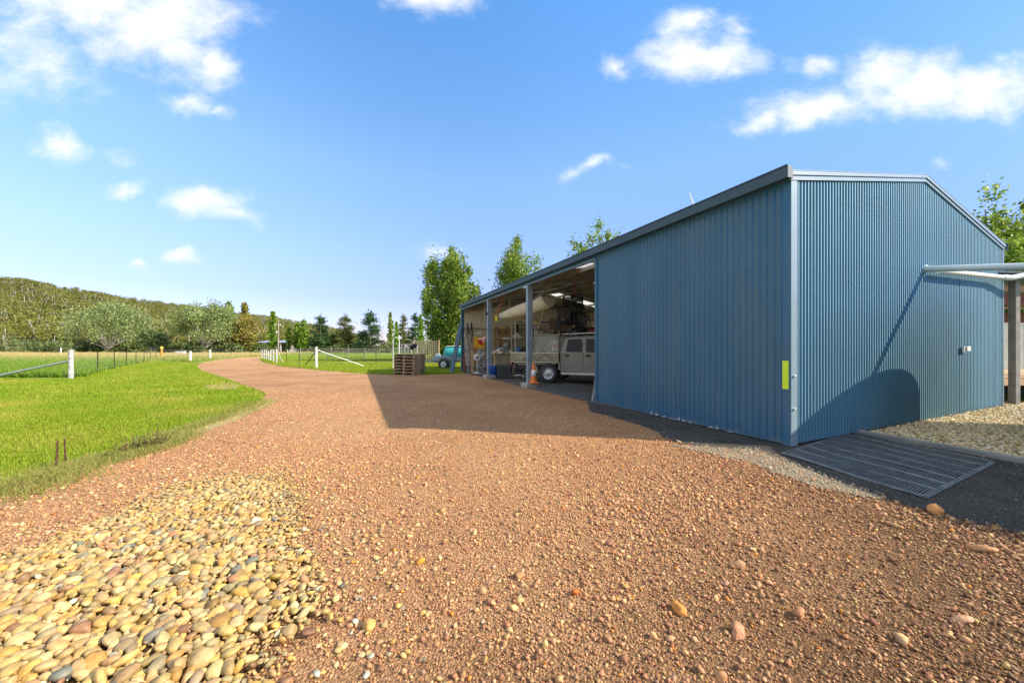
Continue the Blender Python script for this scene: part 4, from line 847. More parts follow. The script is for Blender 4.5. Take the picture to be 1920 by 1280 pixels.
# gateway posts beside the road
gw = thing('cattle_grid_wing', 'row of white posts and rails beside the road at the gateway', 'fence')
seq = [(491, 672), (495, 673), (499, 674), (503, 675.3), (507, 676.5), (512.5, 678.5), (519, 681)]
for i, p in enumerate(seq): x, y = G(*p); MB().tube([(x, y, 0), (x+random.uniform(-.04, .04), y, (1.18 if i < 6 else 1.28)+random.uniform(-.12, .08))], .062, 8).build('post', mat('old_white', (.55, .54, .50), .7, var=.2, nscale=3), gw)
m_ = MB()
for z in (.4, .75, 1.08):
    for a, b in zip(seq, seq[1:]): a = G(*a); b = G(*b); m_.tube([(a[0], a[1], z), (b[0], b[1], z)], .022, 6)
m_.build('rail', M_galv, gw)
nf = thing('corner_fence', 'wire fence with a white strainer post and diagonal white stay right of the road', 'fence')
x, y = G(593, 690.5); MB().tube([(x, y, 0), (x, y, 1.40)], [.068, .064], 12).build('strainer_post', M_white, nf)
e = G(682, 688); MB().tube([(x, y, 1.22), (e[0], e[1], .08)], .027, 10).build('stay', M_white, nf)
e2 = G(572, 685); MB().tube([(x, y, 1.15), (e2[0], e2[1], .0)], .03, 8).build('dark_stay', M_picket, nf)
a2 = G(519, 681); e3 = G(531, 680); MB().tube([(a2[0], a2[1], 1.1), (e3[0], e3[1], 0)], .03, 8).build('short_stay', M_white, nf)
nfp = [G(519, 681), G(537, 681), G(561, 686), G(593, 690.5), G(640, 686), G(705, 683), G(760, 682)]
for p in (nfp[1], nfp[2], nfp[5]): picket(p[0], p[1], nf, 1.3)
wires(nf, nfp, (.25, .5, .75, 1.0, 1.2), .005)
# stock yard rails in the distance
M_yard = mat('yard_rail', (.30, .24, .17), .85, var=.2)
yd = thing('stock_yard', 'pale rail stock yard panels across the far side of the green paddock', 'fence')
yp_ = [(x, 46+3*math.sin(x*.3)) for x in np.linspace(-26, -12, 10)]
for x, y in yp_: MB().tube([(x, y, 0), (x, y, 1.35)], .05, 7).build('post', M_yard, yd)
for z in (.35, .65, .95, 1.25):
    m_ = MB()
    for a, b in zip(yp_, yp_[1:]): m_.tube([(a[0], a[1], z), (b[0], b[1], z)], .024, 5)
    m_.build('rail', M_yard, yd)
y2 = thing('yard_gate', 'dark steel yard gate panel in front of the pale stock yard', 'gate', (-19.5, 41, 0))
m_ = MB()
for z in (.2, .45, .7, .95, 1.2): m_.tube([(-2.2, 0, z), (2.2, 0, z)], .025, 6)
for x in (-2.2, 0, 2.2): m_.tube([(x, 0, 0), (x, 0, 1.3)], .03, 6)
m_.tube([(-2.2, 0, .2), (0, 0, 1.2)], .02, 6); m_.build('panel', mat('dark_steel', (.09, .08, .07), .7), y2)
# power pole
up = thing('power_pole', 'pale power pole with a crossarm beside the narrow bright poplar', 'pole', at(522, 0, 80)*Vector((1, 1, 0)) if False else ((522-HX)/F*80, 80, 0))
MB().tube([(0, 0, 0), (0, 0, 7.8)], [.16, .11], 10).build('pole', M_wood, up)
MB().bx((-.9, -.06, 6.5), (.5, .06, 6.64)).build('crossarm', M_palebark, up)
for x in (-.8, .1, .45): MB().lathe([(0, 6.9), (.05, 6.88), (.07, 6.7), (.03, 6.64)], (x, 0, 0), 8).build('insulator', M_white, up)
MB().lathe([(.0, 4.5), (.2, 4.5), (.22, 5.2), (0, 5.3)], (-.4, 0, 0), 10).build('transformer', M_galv, up)
MB().tube([(0, 0, 7.6), (12, 30, 7.2), (40, 120, 8.5)], .02, 4, False).build('cable', M_galv, up)
# far farm shed
x0 = (482-HX)/F*118; x1 = (539-HX)/F*118
fs = thing('far_farm_shed', 'low grey open fronted farm shed in the distance behind the power pole', 'shed', (x0, 118, 0)); W_ = x1-x0
MB().add([(-.3, -.3, 3.2), (W_+.3, -.3, 3.2), (W_+.3, 6, 4.0), (-.3, 6, 4.0), (-.3, -.3, 3.35), (W_+.3, -.3, 3.35), (W_+.3, 6, 4.15), (-.3, 6, 4.15)], [(0, 1, 2, 3), (4, 5, 6, 7), (0, 1, 5, 4), (1, 2, 6, 5), (2, 3, 7, 6), (3, 0, 4, 7)]).build('roof', M_galv, fs)
MB().bx((0, 5.8, 0), (W_, 5.9, 3.9)).bx((0, .2, 0), (.1, 5.8, 3.2)).bx((W_-.1, .2, 0), (W_, 5.8, 3.2)).bx((W_*.52, .1, 0), (W_*.72, .2, 3.2)).build('wall', mat('old_tin', (.25, .24, .22), .7, var=.2), fs)
for k in (0, .25, .5, .78, 1): MB().bx((W_*k-.1, -.1, 0), (W_*k+.1, .1, 3.2)).build('post', M_white, fs)
MB().tube([(1.2, -.4, 0), (2.2, -.4, 3.1)], .08, 6).build('leaning_prop', M_white, fs)

# ------------------------------------------------------------------ pallets
prz = R(-14)
def pallet():
    t = thing('pallet', 'x', 'pallet', (0, 0, 0), prz, 'timber pallets in the stack')
    m_ = MB()
    for i in range(7): m_.bx((-.55, -.55+i*.17, .118), (.55, -.55+i*.17+.11, .138))
    for i in range(3): m_.bx((-.55, -.55+i*.5, .0), (.55, -.55+i*.5+.1, .02))
    m_.build('deck_boards', mat('pallet_board', (.50, .34, .19), .85, var=.28, nscale=3, bump=.3), t)
    m_ = MB()
    for x in (-.53, -.022, .486): m_.bx((x, -.55, .021), (x+.044, .57, .117))
    m_.build('bearers', mat('pallet_bearer', (.40, .28, .17), .85, var=.28, nscale=3), t); return t
pal0 = pallet(); px_, py_ = G(757, 704); NP = 7
words = ['bottom pallet of the stack on the driveway edge', 'second pallet from the bottom of the stack', 'third pallet from the bottom of the stack', 'middle pallet of the stack, fourth from the bottom', 'third pallet from the top of the stack', 'second pallet from the top of the stack', 'topmost weathered timber pallet of the stack']
for i in range(NP):
    t = pal0 if i == 0 else copy_tree(pal0); t.location = (px_+.12+random.uniform(-.02, .02), py_+.55+random.uniform(-.02, .02), .01+i*.147); t.rotation_euler.z = prz+random.uniform(-.03, .03)
    t['label'] = words[i]
# white frame and mesh crates behind the pallets
t = thing('white_bed_frame', 'white tubular hooped frame standing behind the pallet stack', 'frame', (at(743, 0, 21).x, 21, 0), R(-8)); m_ = MB()
hp = [(-.2, 0, 0), (-.2, 0, 1.75), (-.14, 0, 1.92), (0, 0, 1.98), (.14, 0, 1.92), (.2, 0, 1.75), (.2, 0, 0)]; m_.tube(hp, .02, 8)
for z in (.5, .9, 1.3, 1.6): m_.tube([(-.2, 0, z), (.2, 0, z)], .012, 6)
m_.build('hoop', M_white, t)
def lattice(m_, x0, x1, z0, z1, nx_, nz_, y=0, r=.012):
    for i in range(nx_+1): x = x0+(x1-x0)*i/nx_; m_.bx((x-r, y-r, z0), (x+r, y+r, z1))
    for j in range(nz_+1): z = z0+(z1-z0)*j/nz_; m_.bx((x0, y-r*.8, z-r), (x1, y+r*.8, z+r))
t = thing('white_stock_crate', 'white slatted crate standing between hooped frame and black bag', 'crate', (at(760, 0, 22).x, 22, 0), R(-8)); m_ = MB(); lattice(m_, -.45, .4, .1, 1.55, 4, 7, 0, .018); m_.build('front_slats', mat('old_white', (.55, .54, .50)), t); m_ = MB(); lattice(m_, -.45, .4, .1, 1.55, 4, 7, .9, .018); m_.build('back_slats', mat('old_white', (.55, .54, .50)), t)
t = thing('timber_lattice', 'pale timber lattice panels standing behind the trailer', 'lattice', (at(800, 0, 27).x, 27, 0), R(-6)); m_ = MB(); lattice(m_, -.95, .95, .2, 1.85, 12, 9, 0, .024); m_.build('lattice', mat('cream_lattice', (.45, .34, .21), .8), t); MB().bx((-1.0, -.04, 0), (-.94, .04, 1.95)).build('side_post', M_pine, t); MB().bx((.94, -.04, 0), (1.0, .04, 1.95)).build('side_post', M_pine, t)
t = thing('black_bag', 'black draped bag behind the top of the pallet stack', 'bag', at(776, 700, 20)*Vector((1, 1, 0)), 0)
stones('bag', ICO2, np.array([[0, 0, 1.40]]), np.array([.15]), np.array([(.02, .02, .022)]), M_stone, t, flat=1.5, tilt=.1, rough=.45, smooth=True); MB().tube([(0, 0, 0), (0, 0, 1.2)], .02, 6).build('stand', M_picket, t)
# trailer with a teal tank
TRX, TRY = G(832, 691.5)
tr = thing('box_trailer', 'grey farm trailer with black tyre parked beyond the pallets', 'trailer', (TRX, TRY, 0), R(-4))
MB().bx((-.75, .0, .52), (1.6, 1.35, .56)).bx((-.75, 0, .56), (1.6, .03, .80)).bx((-.75, 1.32, .56), (1.6, 1.35, .80)).bx((-.75, .03, .56), (-.72, 1.32, .80)).build('tray', mat('trailer_grey', (.22, .27, .29), .55, metal=.3, var=.2), tr)
MB().bar((-.75, .3, .5), (-1.9, .68, .46), .06).bar((-.75, 1.05, .5), (-1.9, .68, .46), .06).bar((-.75, .15, .46), (1.5, .15, .46), .07).build('drawbar', M_trim, tr)
MB().tube([(-1.55, .68, .05), (-1.55, .68, .75)], .03, 8).build('jockey_stand', M_galv, tr)
gd = MB(); gd.tube([(.34*1.25*math.cos(a), -.12, .34+.42*math.sin(a)) for a in np.linspace(.15, math.pi-.15, 10)], .035, 6); gd.build('mudguard', M_trim, tr)
def wheel(parent, x, y, r, w, side=-1, rimcol=None):
    wt = MB(); wt.lathe([(r*.62, w/2), (r*.86, w/2), (r*.97, w*.38), (r, w*.22), (r, -w*.22), (r*.97, -w*.38), (r*.86, -w/2), (r*.62, -w/2)], (x, y, r), 32, 'Y'); wo = wt.build('tyre', M_rub, parent)
    rm = MB(); q = side*w*.40
    rm.lathe([(r*.64, -q), (r*.64, q), (r*.58, q*1.05), (r*.54, q*.7), (r*.42, q*.55), (r*.24, q*.8), (r*.14, q*.95), (.0, q*.95)], (x, y, r), 28, 'Y'); ro = rm.build('rim', rimcol or M_galv, wo)
    hl = MB()
    for k in range(10):
        a = 2*math.pi*k/10; hl.lathe([(.0, side*.003), (r*.055, side*.002), (r*.055, 0)], (x+math.cos(a)*r*.47, y+q*.66, r+math.sin(a)*r*.47), 8, 'Y')
    hl.build('rim_holes', M_black, wo); return wo
wheel(tr, 0, -.1, .33, .18); wheel(tr, 0, 1.48, .33, .18, 1)
tt_ = thing('spray_tank', 'teal plastic tank with pale top resting on the trailer', 'tank', tr.matrix_basis @ Vector((.15, .68, .6)), R(-4))
ml = mat('teal_plastic', (.03, .38, .38), .35, var=.08); m_ = MB(); m_.lathe([(0, -.28), (.22, -.27), (.36, -.2), (.40, -.08), (.41, .1), (.41, 1.1), (.39, 1.3), (.3, 1.42), (0, 1.46)], (0, 0, .42), 28, 'X'); m_.build('drum', ml, tt_)
MB().bx((-.1, -.28, .80), (1.2, .28, .86)).lathe([(.14, .84), (.15, .93), (0, .94)], (.5, 0, 0), 14).build('lid', M_white, tt_, .02); MB().bx((0, -.3, -.03), (.08, .3, .12)).bx((1.0, -.3, -.03), (1.08, .3, .12)).build('cradle', M_black, tt_)
t = thing('blue_jerry_can', 'pale blue container sitting at the left end of the trailer', 'can', tr.matrix_basis @ Vector((-.45, .3, .565))); MB().bx((-.16, -.1, 0), (.16, .1, .36)).build('can', mat('pale_blue', (.25, .50, .62), .5), t, .02); MB().tube([(-.08, 0, .36), (-.04, 0, .41), (.06, 0, .41), (.1, 0, .36)], .014, 6).build('handle', M_white, t)
# flashing sheets leaning on the shed's far corner
a = at(846, 700, 18.4); t = thing('leaning_blue_sheet', 'long blue steel flashing leaning on the far left corner of the shed', 'steel sheet', (a.x, a.y, 0))
b = at(864, 606, 18.9)-Vector((a.x, a.y, 0)); q = Vector((.17, .05, 0)); m_ = MB(); V0 = [Vector((-.12, 0, .01)), Vector((.10, .06, .01)), b+Vector((.10, .06, 0)), b+Vector((-.08, 0, 0))]; m_.add(V0+[v+Vector((-.01, .03, 0)) for v in V0], [(0, 1, 2, 3), (7, 6, 5, 4), (0, 4, 5, 1), (1, 5, 6, 2), (2, 6, 7, 3), (3, 7, 4, 0)]); m_.build('sheet', M_trim, t)
m_ = MB(); m_.bar(Vector((.10, .05, .01)), b+Vector((.11, .05, 0)), .012, .05); m_.build('folded_edge', M_wall, t)

# ------------------------------------------------------------------ inside the open bays
def inshed(px0, px1, py0, py1, s):
    """shed coordinates (t0, t1, z0, z1) of a pixel rectangle on the plane at depth s"""
    t0, t1 = t_at(px0, s), t_at(px1, s); tm = (t0+t1)/2; return t0, t1, z_at(tm, s, py1), z_at(tm, s, py0)
def sthing(name, label, cat, t, s, z=.02, rz=0, group=None): return thing(name, label, cat, S(t, s, z), SROT+rz, group)
t0, t1, z0, z1 = inshed(887, 911, 631, 682, 15.2)
t = sthing('plywood_sheet', 'orange plywood sheet leaning inside the far end of the shed', 'board', t0, 15.2); MB().box(((t1-t0)/2, .05, (z1)/2), (t1-t0, .02, z1), Matrix.Rotation(-.05, 3, 'X')).build('sheet', M_ply, t)
sg0, sg1, sz0, sz1 = inshed(889, 908, 633, 652, 15.1)
t = sthing('yellow_sign', 'yellow sign with a red angular emblem fixed to the plywood sheet', 'sign', sg0, 15.1, sz0); w_, h_ = sg1-sg0, sz1-sz0
MB().bx((0, -.012, 0), (w_, 0, h_)).build('panel', mat('sign_yellow', (.85, .52, .03), .5, var=.03), t)
m_ = MB(); pr = [(w_*.30, h_*.80), (w_*.86, h_*.80), (w_*.86, h_*.18), (w_*.42, h_*.36)]; m_.prism(pr, -.022, -.013); m_.build('emblem', mat('sign_red', (.60, .05, .015), .5, var=.03), t)
m_ = MB()
for k in range(4): m_.bx((w_*(.08+.09*k), -.018, h_*.07), (w_*(.13+.09*k), -.013, h_*.15))
m_.build('lettering', mat('sign_red', (.6, .05, .015)), t)
tt0, tt1, z0, z1 = inshed(888, 901, 665, 676, 14.6)
t = sthing('round_fan', 'white round pedestal fan standing below the yellow sign', 'fan', (tt0+tt1)/2, 14.6); r_ = (tt1-tt0)/2; zc = (z0+z1)/2
m_ = MB(); m_.lathe([(r_, -.02), (r_*1.05, 0), (r_, .02), (r_*.3, .08), (0, .09)], (0, 0, zc), 20, 'Y'); m_.lathe([(r_, -.03), (r_*.9, -.04), (r_*.32, -.05)], (0, 0, zc), 20, 'Y'); m_.build('cage', M_white, t)
MB().lathe([(r_*.3, -.052), (r_*.2, -.07), (0, -.075)], (0, 0, zc), 12, 'Y').build('hub', M_black, t); MB().tube([(0, 0, 0), (0, 0, zc-r_)], .02, 8).lathe([(.18, 0), (.16, .04), (0, .05)], n=14).build('stand', M_white, t)
t0, t1, z0, z1 = inshed(898, 916, 655, 684, 14.9)
t = sthing('wire_cage', 'galvanised wire mesh cage drum behind the second post', 'cage', (t0+t1)/2, 14.9); m_ = MB(); r_ = (t1-t0)/2*1.1
for k in range(18): a = 2*math.pi*k/18; m_.tube([(r_*math.cos(a), r_*math.sin(a), 0), (r_*math.cos(a), r_*math.sin(a), z1)], .012, 4, False)
for k in range(9): m_.tube([(r_*math.cos(a), r_*math.sin(a), z1*k/8) for a in np.linspace(0, 6.283, 19)], .012, 4, False)
m_.build('mesh', M_galv, t); stones('scrap', ICO1, np.stack([rng.uniform(-r_*.6, r_*.6, 26), rng.uniform(-r_*.6, r_*.6, 26), rng.uniform(.1, z1*.8, 26)], 1), rng.uniform(.06, .13, 26), pick([(.4, .3, .2), (.5, .5, .5), (.2, .15, .12)], [1, 1, 1], 26), M_stone, t)
x, y = G(889, 699.5); t = thing('bucket', 'grey green bucket on the ground below the white fan', 'bucket', (x, y, .02)); MB().lathe([(0, 0), (.13, 0), (.17, .30), (.18, .31), (.165, .31), (.15, .27), (0, .27)], n=20).build('pail', mat('bucket_green', (.20, .24, .19), .6, var=.2), t); MB().tube([(.175*math.cos(a), 0, .3-.14*math.sin(a)) for a in np.linspace(0, math.pi, 9)], .007, 6).build('handle', M_galv, t)
TB = 'boards and tools leaning at the far end of the open bay'
for px0, px1, py0, py1, s_, mm, lb in ((880, 884, 627, 690, 14.9, M_wood, 'dark narrow timber batten leaning left of the plywood'), (884.5, 888.5, 658, 686, 14.7, M_pine, 'short pale pine offcut leaning in front of the plywood'), (876, 878, 634, 700, 14.5, M_galv, 'thin metal rod leaning near the far corner post'), (908, 912, 620, 684, 15.3, M_wood, 'tall brown board right of the plywood sheet'), (869, 873, 668, 698, 15.0, M_red, 'red brown board on end at the foot of the far corner post')):
    t0, t1, z0, z1 = inshed(px0, px1, py0, py1, s_); t = sthing('leaning_board', lb, 'board', t0, s_, .02, 0, TB); MB().box(((t1-t0)/2, .06, z1/2), (t1-t0, .03, z1), Matrix.Rotation(-.06, 3, 'X')).box(((t1-t0)/2, .03, z1*.3), (t1-t0+.02, .035, .04)).build('board', mm, t)
x, y = G(873, 699); t = thing('scrap_heap', 'dark heap of scrap and hose at the foot of the far corner post', 'scrap', (x+.05, y, .0)); m_ = MB()
for k in range(9): a0 = random.uniform(0, 6.28); m_.tube([(.2*math.cos(a0+j*.8)*random.uniform(.6, 1), .15*math.sin(a0+j*.8), .06+.05*j+random.uniform(0, .04)) for j in range(7)], .018, 6)
m_.build('hose', M_black, t); stones('lumps', ICO1, np.stack([rng.uniform(-.25, .25, 10), rng.uniform(-.2, .2, 10), rng.uniform(.05, .3, 10)], 1), rng.uniform(.05, .12, 10), pick([(.2, .15, .12), (.3, .3, .3)], [1, 1], 10), M_stone, t)
for px0, py0, py1, s_, lb in ((877, 606, 648, 15.5, 'dark strap hanging at the left of the end wall'), (884, 604, 640, 15.5, 'second dark strap hanging on the end wall'), (970, 606, 628, 15.6, 'coil of dark cable hanging above the shelving')):
    q = t_at(px0, s_); o = sthing('hanging_strap', lb, 'strap', q, s_, z_at(q, s_, py1), 0, 'straps hanging on the end wall'); hz = z_at(q, s_, py0)-z_at(q, s_, py1)
    MB().tube([(0, 0, hz), (-.05, 0, hz*.5), (-.02, 0, 0), (.05, 0, .05), (.05, 0, hz*.5), (.01, 0, hz)], .03, 6).build('strap', M_black, o)
# pink rag, yellow float, rope
t0, t1, z0, z1 = inshed(903, 916, 627, 636, 13.2)
t = sthing('pink_cloth', 'crumpled pink cloth hanging beside the second post', 'cloth', (t0+t1)/2, 13.2, (z0+z1)/2)
stones('folds', ICO2, np.stack([np.linspace(-.22, .2, 9), rng.normal(0, .04, 9), rng.normal(0, .05, 9)-np.abs(np.linspace(-.1, .08, 9))], 1), rng.uniform(.07, .12, 9), pick([(.80, .38, .34), (.75, .50, .44)], [1, 1], 9, .05), M_stone, t, flat=.6, smooth=True)
MB().tube([(0, 0, .05), (0, .05, .6), (0, .1, z_at(2, 13, 0)*0+1.6)], .008, 5).build('cord', M_white, t)
p0 = at(944, 556, 15.2); p1 = at(926, 592, 15.2); p2 = at(931, 590, 15.2)
t = thing('orange_rope', 'thin orange rope looped down from the shed roof', 'rope', p0); MB().tube([(0, 0, .25), (0, 0, 0), (p1-p0)*.5+Vector((.01, 0, 0)), p1-p0, p1-p0+Vector((0, 0, -.25)), (p1-p0)*.6+Vector((.1, 0, 0)), (.03, 0, .02)], .012, 6).build('strand', mat('orange_rope', (.60, .16, .06), .8), t)
t = thing('yellow_canister', 'small yellow float hanging from the orange rope', 'float', p2-Vector((0, 0, .3))); MB().lathe([(0, 0), (.05, .01), (.06, .04), (.06, .2), (.04, .24), (.015, .26), (.0, .262)], n=14).build('body', mat('yellow_plastic', (.80, .70, .04), .4), t); MB().tube([(0, 0, .25), (-.06, 0, .34)], .006, 5).build('loop', M_white, t)
# camera on the second post
pc_ = S(-.03, POSTS[1]-.02, z_at(0, POSTS[1], 588)); t = thing('security_light', 'small black security lamp fixed to the second post', 'lamp', pc_, SROT); MB().box((-.08, -.06, 0), (.10, .16, .07), Matrix.Rotation(.5, 3, 'X')).build('housing', M_black, t, .008); MB().bx((-.06, -.02, -.02), (.0, .02, .02)).build('bracket', M_galv, t)
# pegboard with hung tools
t0, t1, z0, z1 = inshed(925, 962, 612, 660, 15.55)
t = sthing('tool_board', 'brown tool board fixed to the end wall inside the shed', 'board', t0, 15.55, z0); wB, hB = t1-t0, z1-z0
MB().bx((0, 0, 0), (wB, .02, hB)).build('panel', mat('masonite', (.34, .22, .11), .8, var=.12), t); MB().bx((0, -.05, hB*.55), (wB, 0, hB*.55+.04)).bx((0, -.04, -.02), (.05, 0, hB)).bx((wB-.05, -.04, 0), (wB, 0, hB)).build('battens', M_pine, t)
for fx, fz, ln, lb in ((.15, .9, .35, 'spanner hanging at the left of the tool board'), (.28, .9, .25, 'short tool hanging on the upper tool board'), (.62, .92, .3, 'dark tool hanging at the upper right of the tool board'), (.2, .45, .4, 'long handled tool hanging on the lower left of the tool board'), (.35, .45, .3, 'hammer hanging on the lower tool board')):
    o = sthing('hand_tool', lb, 'tool', t0+wB*fx, 15.52, z0+hB*fz-ln, 0, 'tools hanging on the tool board'); MB().tube([(0, 0, 0), (0, 0, ln)], .014, 6).box((0, 0, .02), (.10, .03, .05)).build('tool', M_black if fx > .25 else M_galv, o)
t = sthing('white_plaque', 'small white plaque on the tool board', 'plaque', t0+wB*.45, 15.5, z0+hB*.50); MB().bx((0, 0, 0), (.45, .015, .10)).build('plate', M_white, t, .004)
t = sthing('round_grinder', 'blue and white round tool disc below the plaque', 'tool disc', t0+wB*.62, 15.48, z0+hB*.27); MB().lathe([(.16, .02), (.17, 0), (.13, -.03), (.08, -.02)], n=20, axis='Y').build('ring', mat('pale_teal', (.35, .50, .50), .5), t); MB().lathe([(.08, -.02), (.05, -.05), (0, -.06)], n=14, axis='Y').build('hub', M_galv, t)
# bench with a heaped cream cover
t0, t1, z0, z1 = inshed(926, 964, 660, 700, 12.7)
t = sthing('work_bench', 'timber work bench standing behind the second post', 'bench', t0, 12.7); wB = t1-t0; zb = z1-.12
MB().bx((0, 0, zb), (wB, .8, zb+.05)).build('top', M_ply, t)
for x in (.05, wB-.1):
    for y in (.05, .7): MB().bx((x, y, 0), (x+.06, y+.06, zb)).build('leg', M_pine, t)
MB().bx((.05, .1, .3), (wB-.05, .7, .33)).build('lower_shelf', M_ply, t)
o = sthing('cream_tarp', 'cream and grey bundled tarpaulin lying on the work bench', 'tarp', t0+wB/2, 13.0, zb+.05)
stones('folds', ICO2, np.stack([rng.uniform(-wB*.45, wB*.45, 34), rng.uniform(-.25, .3, 34), rng.uniform(.0, .12, 34)], 1), rng.uniform(.1, .2, 34), pick([(.60, .52, .38), (.52, .46, .36)], [1, 1], 34, .06), M_stone, o, flat=.5, smooth=True)
stones('grey_cover', ICO2, np.stack([rng.uniform(-wB*.3, wB*.3, 16), rng.uniform(-.15, .25, 16), rng.uniform(.17, .24, 16)], 1), rng.uniform(.12, .2, 16), pick([(.20, .21, .24)], [1], 16, .08), M_stone, o, flat=.3, smooth=True)
for k, (fx, c_, lb) in enumerate(((.1, (.5, .1, .05), 'small red tin under the work bench'), (.35, (.6, .35, .12), 'orange brown box under the work bench'), (.6, (.65, .6, .5), 'cream box under the work bench'), (.8, (.25, .12, .08), 'brown toolbox under the work bench'))):
    o = sthing('small_box', lb, 'box', t0+wB*fx, 12.85, .355); MB().bx((0, 0, 0), (.22, .3, .16)).build('box', mat('box_col_%d' % k, c_, .6), o, .01); MB().bx((-.01, -.01, .16), (.23, .31, .185)).build('lid', M_wood, o)
# blue tub and black ribbed crate by the second post
x, y = G(924, 709.5); t = thing('blue_tub', 'blue plastic tub beside the foot of the second post', 'tub', (x+.02, y+.22, .02), SROT)
MB().lathe([(0, 0), (.17, 0), (.23, .48), (.26, .50), (.26, .53), (.22, .53), (.18, .08), (0, .08)], n=24).build('shell', mat('tub_blue', (.02, .10, .42), .45), t)
MB().lathe([(.262, .43), (.268, .44), (.262, .46)], n=24).build('rim_band', mat('tub_blue', (.02, .1, .42)), t)
x, y = G(946, 710.5); t = thing('black_crate', 'black ribbed plastic crate on the ground right of the blue tub', 'crate', (x, y+.3, .02), R(-6))
m_ = MB(); m_.box((0, 0, .27), (.62, .46, .54)).build('shell', M_black, t, .02); m_ = MB()
for k in range(11): m_.bx((-.30+k*.058, -.245, .03), (-.30+k*.058+.02, -.231, .5))
m_.bx((-.33, -.25, .5), (.33, .25, .55)); m_.build('ribs_and_rim', mat('crate_black', (.035, .04, .045), .5), t)
x, y = G(972, 710); t = thing('engine_trolley', 'small engine on a wheeled frame between the black crate and the post', 'engine', (x, y+.25, .02), R(-10))
MB().bar((-.4, -.2, .12), (.35, -.2, .16), .05).bar((-.4, .2, .12), (.35, .2, .16), .05).bar((-.45, 0, .42), (.0, 0, .3), .04).build('chassis', M_galv, t)
MB().box((.0, 0, .32), (.3, .3, .28)).lathe([(.1, -.2), (.14, -.15), (.14, .1), (.1, .15)], (.1, 0, .42), 14, 'Y').lathe([(.07, .5), (.08, .6), (0, .62)], (-.1, 0, 0), 12).build('engine_block', M_black, t, .01)
wheel(t, -.25, -.25, .10, .06); wheel(t, .25, -.25, .10, .06); MB().lathe([(0, .48), (.09, .46), (.1, .52), (0, .56)], (.12, -.05, 0), 12).build('fuel_cap', M_white, t)
# metal shelving with stored goods
SHG = 'goods stored on the steel shelving'
t0, t1, z0, z1 = inshed(966, 1064, 603, 662, 15.0)
t = sthing('steel_shelving', 'white steel shelving unit along the end wall inside the shed', 'shelving', t0, 15.0); wS = t1-t0
SZ = [z_at((t0+t1)/2, 15, 661), z_at((t0+t1)/2, 15, 634), z_at((t0+t1)/2, 15, 607)]
for fx in (0, .36, .70, 1):
    for y in (0, .5): MB().bx((wS*fx-.03, y-.02, 0), (wS*fx+.03, y+.02, SZ[2]+.08)).build('upright', M_white, t)
for z in [.4]+SZ: MB().bx((0, -.03, z-.03), (wS, .55, z)).build('shelf', M_white, t)
def sbox(fx, lvl, w_, h_, col, nm, lb, shape='box', y=15.1):
    o = sthing(nm, lb, nm.replace('_', ' '), t0+wS*fx, y, SZ[lvl] if lvl >= 0 else .4, random.uniform(-.2, .2), SHG); mm = mat('goods_%d_%d_%d' % tuple(int(c*99) for c in col), col, .6, var=.2, nscale=9)
    if shape == 'box': MB().bx((-w_/2, 0, 0), (w_/2, .35, h_*.85)).build('body', mm, o, .012); MB().bx((-w_/2-.01, -.01, h_*.85), (w_/2+.01, .36, h_)).build('lid', M_white if sum(col) < 1 else M_wood, o, .006)
    elif shape == 'drum': MB().lathe([(0, 0), (w_*.46, 0), (w_*.5, h_*.1), (w_*.5, h_*.8), (w_*.3, h_*.95), (w_*.14, h_)], (0, .2, 0), 18).build('body', mm, o); MB().lathe([(w_*.16, h_), (w_*.16, h_*1.08), (0, h_*1.09)], (0, .2, 0), 12).build('cap', M_black, o)
    else: stones('body', ICO2, np.array([[0, .2, h_*.45], [w_*.15, .15, h_*.3], [-w_*.2, .2, h_*.3]]), np.array([w_*.42, w_*.36, w_*.36]), np.array([col]*3), M_stone, o, flat=.9*h_/w_, smooth=True)
sbox(.08, 1, .55, .28, (.62, .56, .45), 'grain_sack', 'cream sack lying on the middle shelf', 'sack')
sbox(.10, 0, .34, .34, (.10, .22, .45), 'paint_pail', 'blue pail on the lower shelf left', 'drum'); sbox(.20, 0, .26, .32, (.03, .03, .04), 'oil_drum', 'black drum next to the blue pail', 'drum')
sbox(.33, 1, .28, .34, (.10, .45, .55), 'water_jug', 'cyan jug on the middle shelf right of the front post', 'drum'); sbox(.46, 1, .5, .46, (.60, .55, .45), 'cardboard_box', 'cream cardboard box on the middle shelf'); sbox(.6, 1, .62, .36, (.40, .56, .60), 'plastic_tub', 'pale blue plastic tub on the middle shelf')
sbox(.40, 2, .34, .22, (.72, .50, .12), 'yellow_box', 'yellow box on the top shelf'); sbox(.75, 1, .3, .4, (.45, .12, .06), 'red_can', 'rusty red can near the right end of the middle shelf', 'drum'); sbox(.88, 1, .4, .4, (.30, .20, .12), 'brown_box', 'brown box at the right end of the middle shelf')
sbox(.15, 2, .4, .14, (.28, .10, .06), 'flat_case', 'flat red brown case on the left of the top shelf'); sbox(.25, 2, .3, .16, (.06, .06, .07), 'dark_case', 'dark case beside the red brown case'); sbox(.45, 0, .4, .3, (.45, .46, .44), 'grey_bin', 'grey bin on the lower shelf'); sbox(.8, 0, .5, .4, (.1, .1, .12), 'speaker_box', 'black box on the lower shelf right')
o = sthing('dark_plank', 'long black boxed plank lying on the top shelf behind the hull', 'plank', t0+wS*.62, 15.1, SZ[2]); MB().bx((-.55, 0, 0), (.7, .14, .15)).build('plank', M_black, o, .01); MB().bx((-.5, -.006, .03), (.65, 0, .05)).build('edge_trim', M_wood, o)
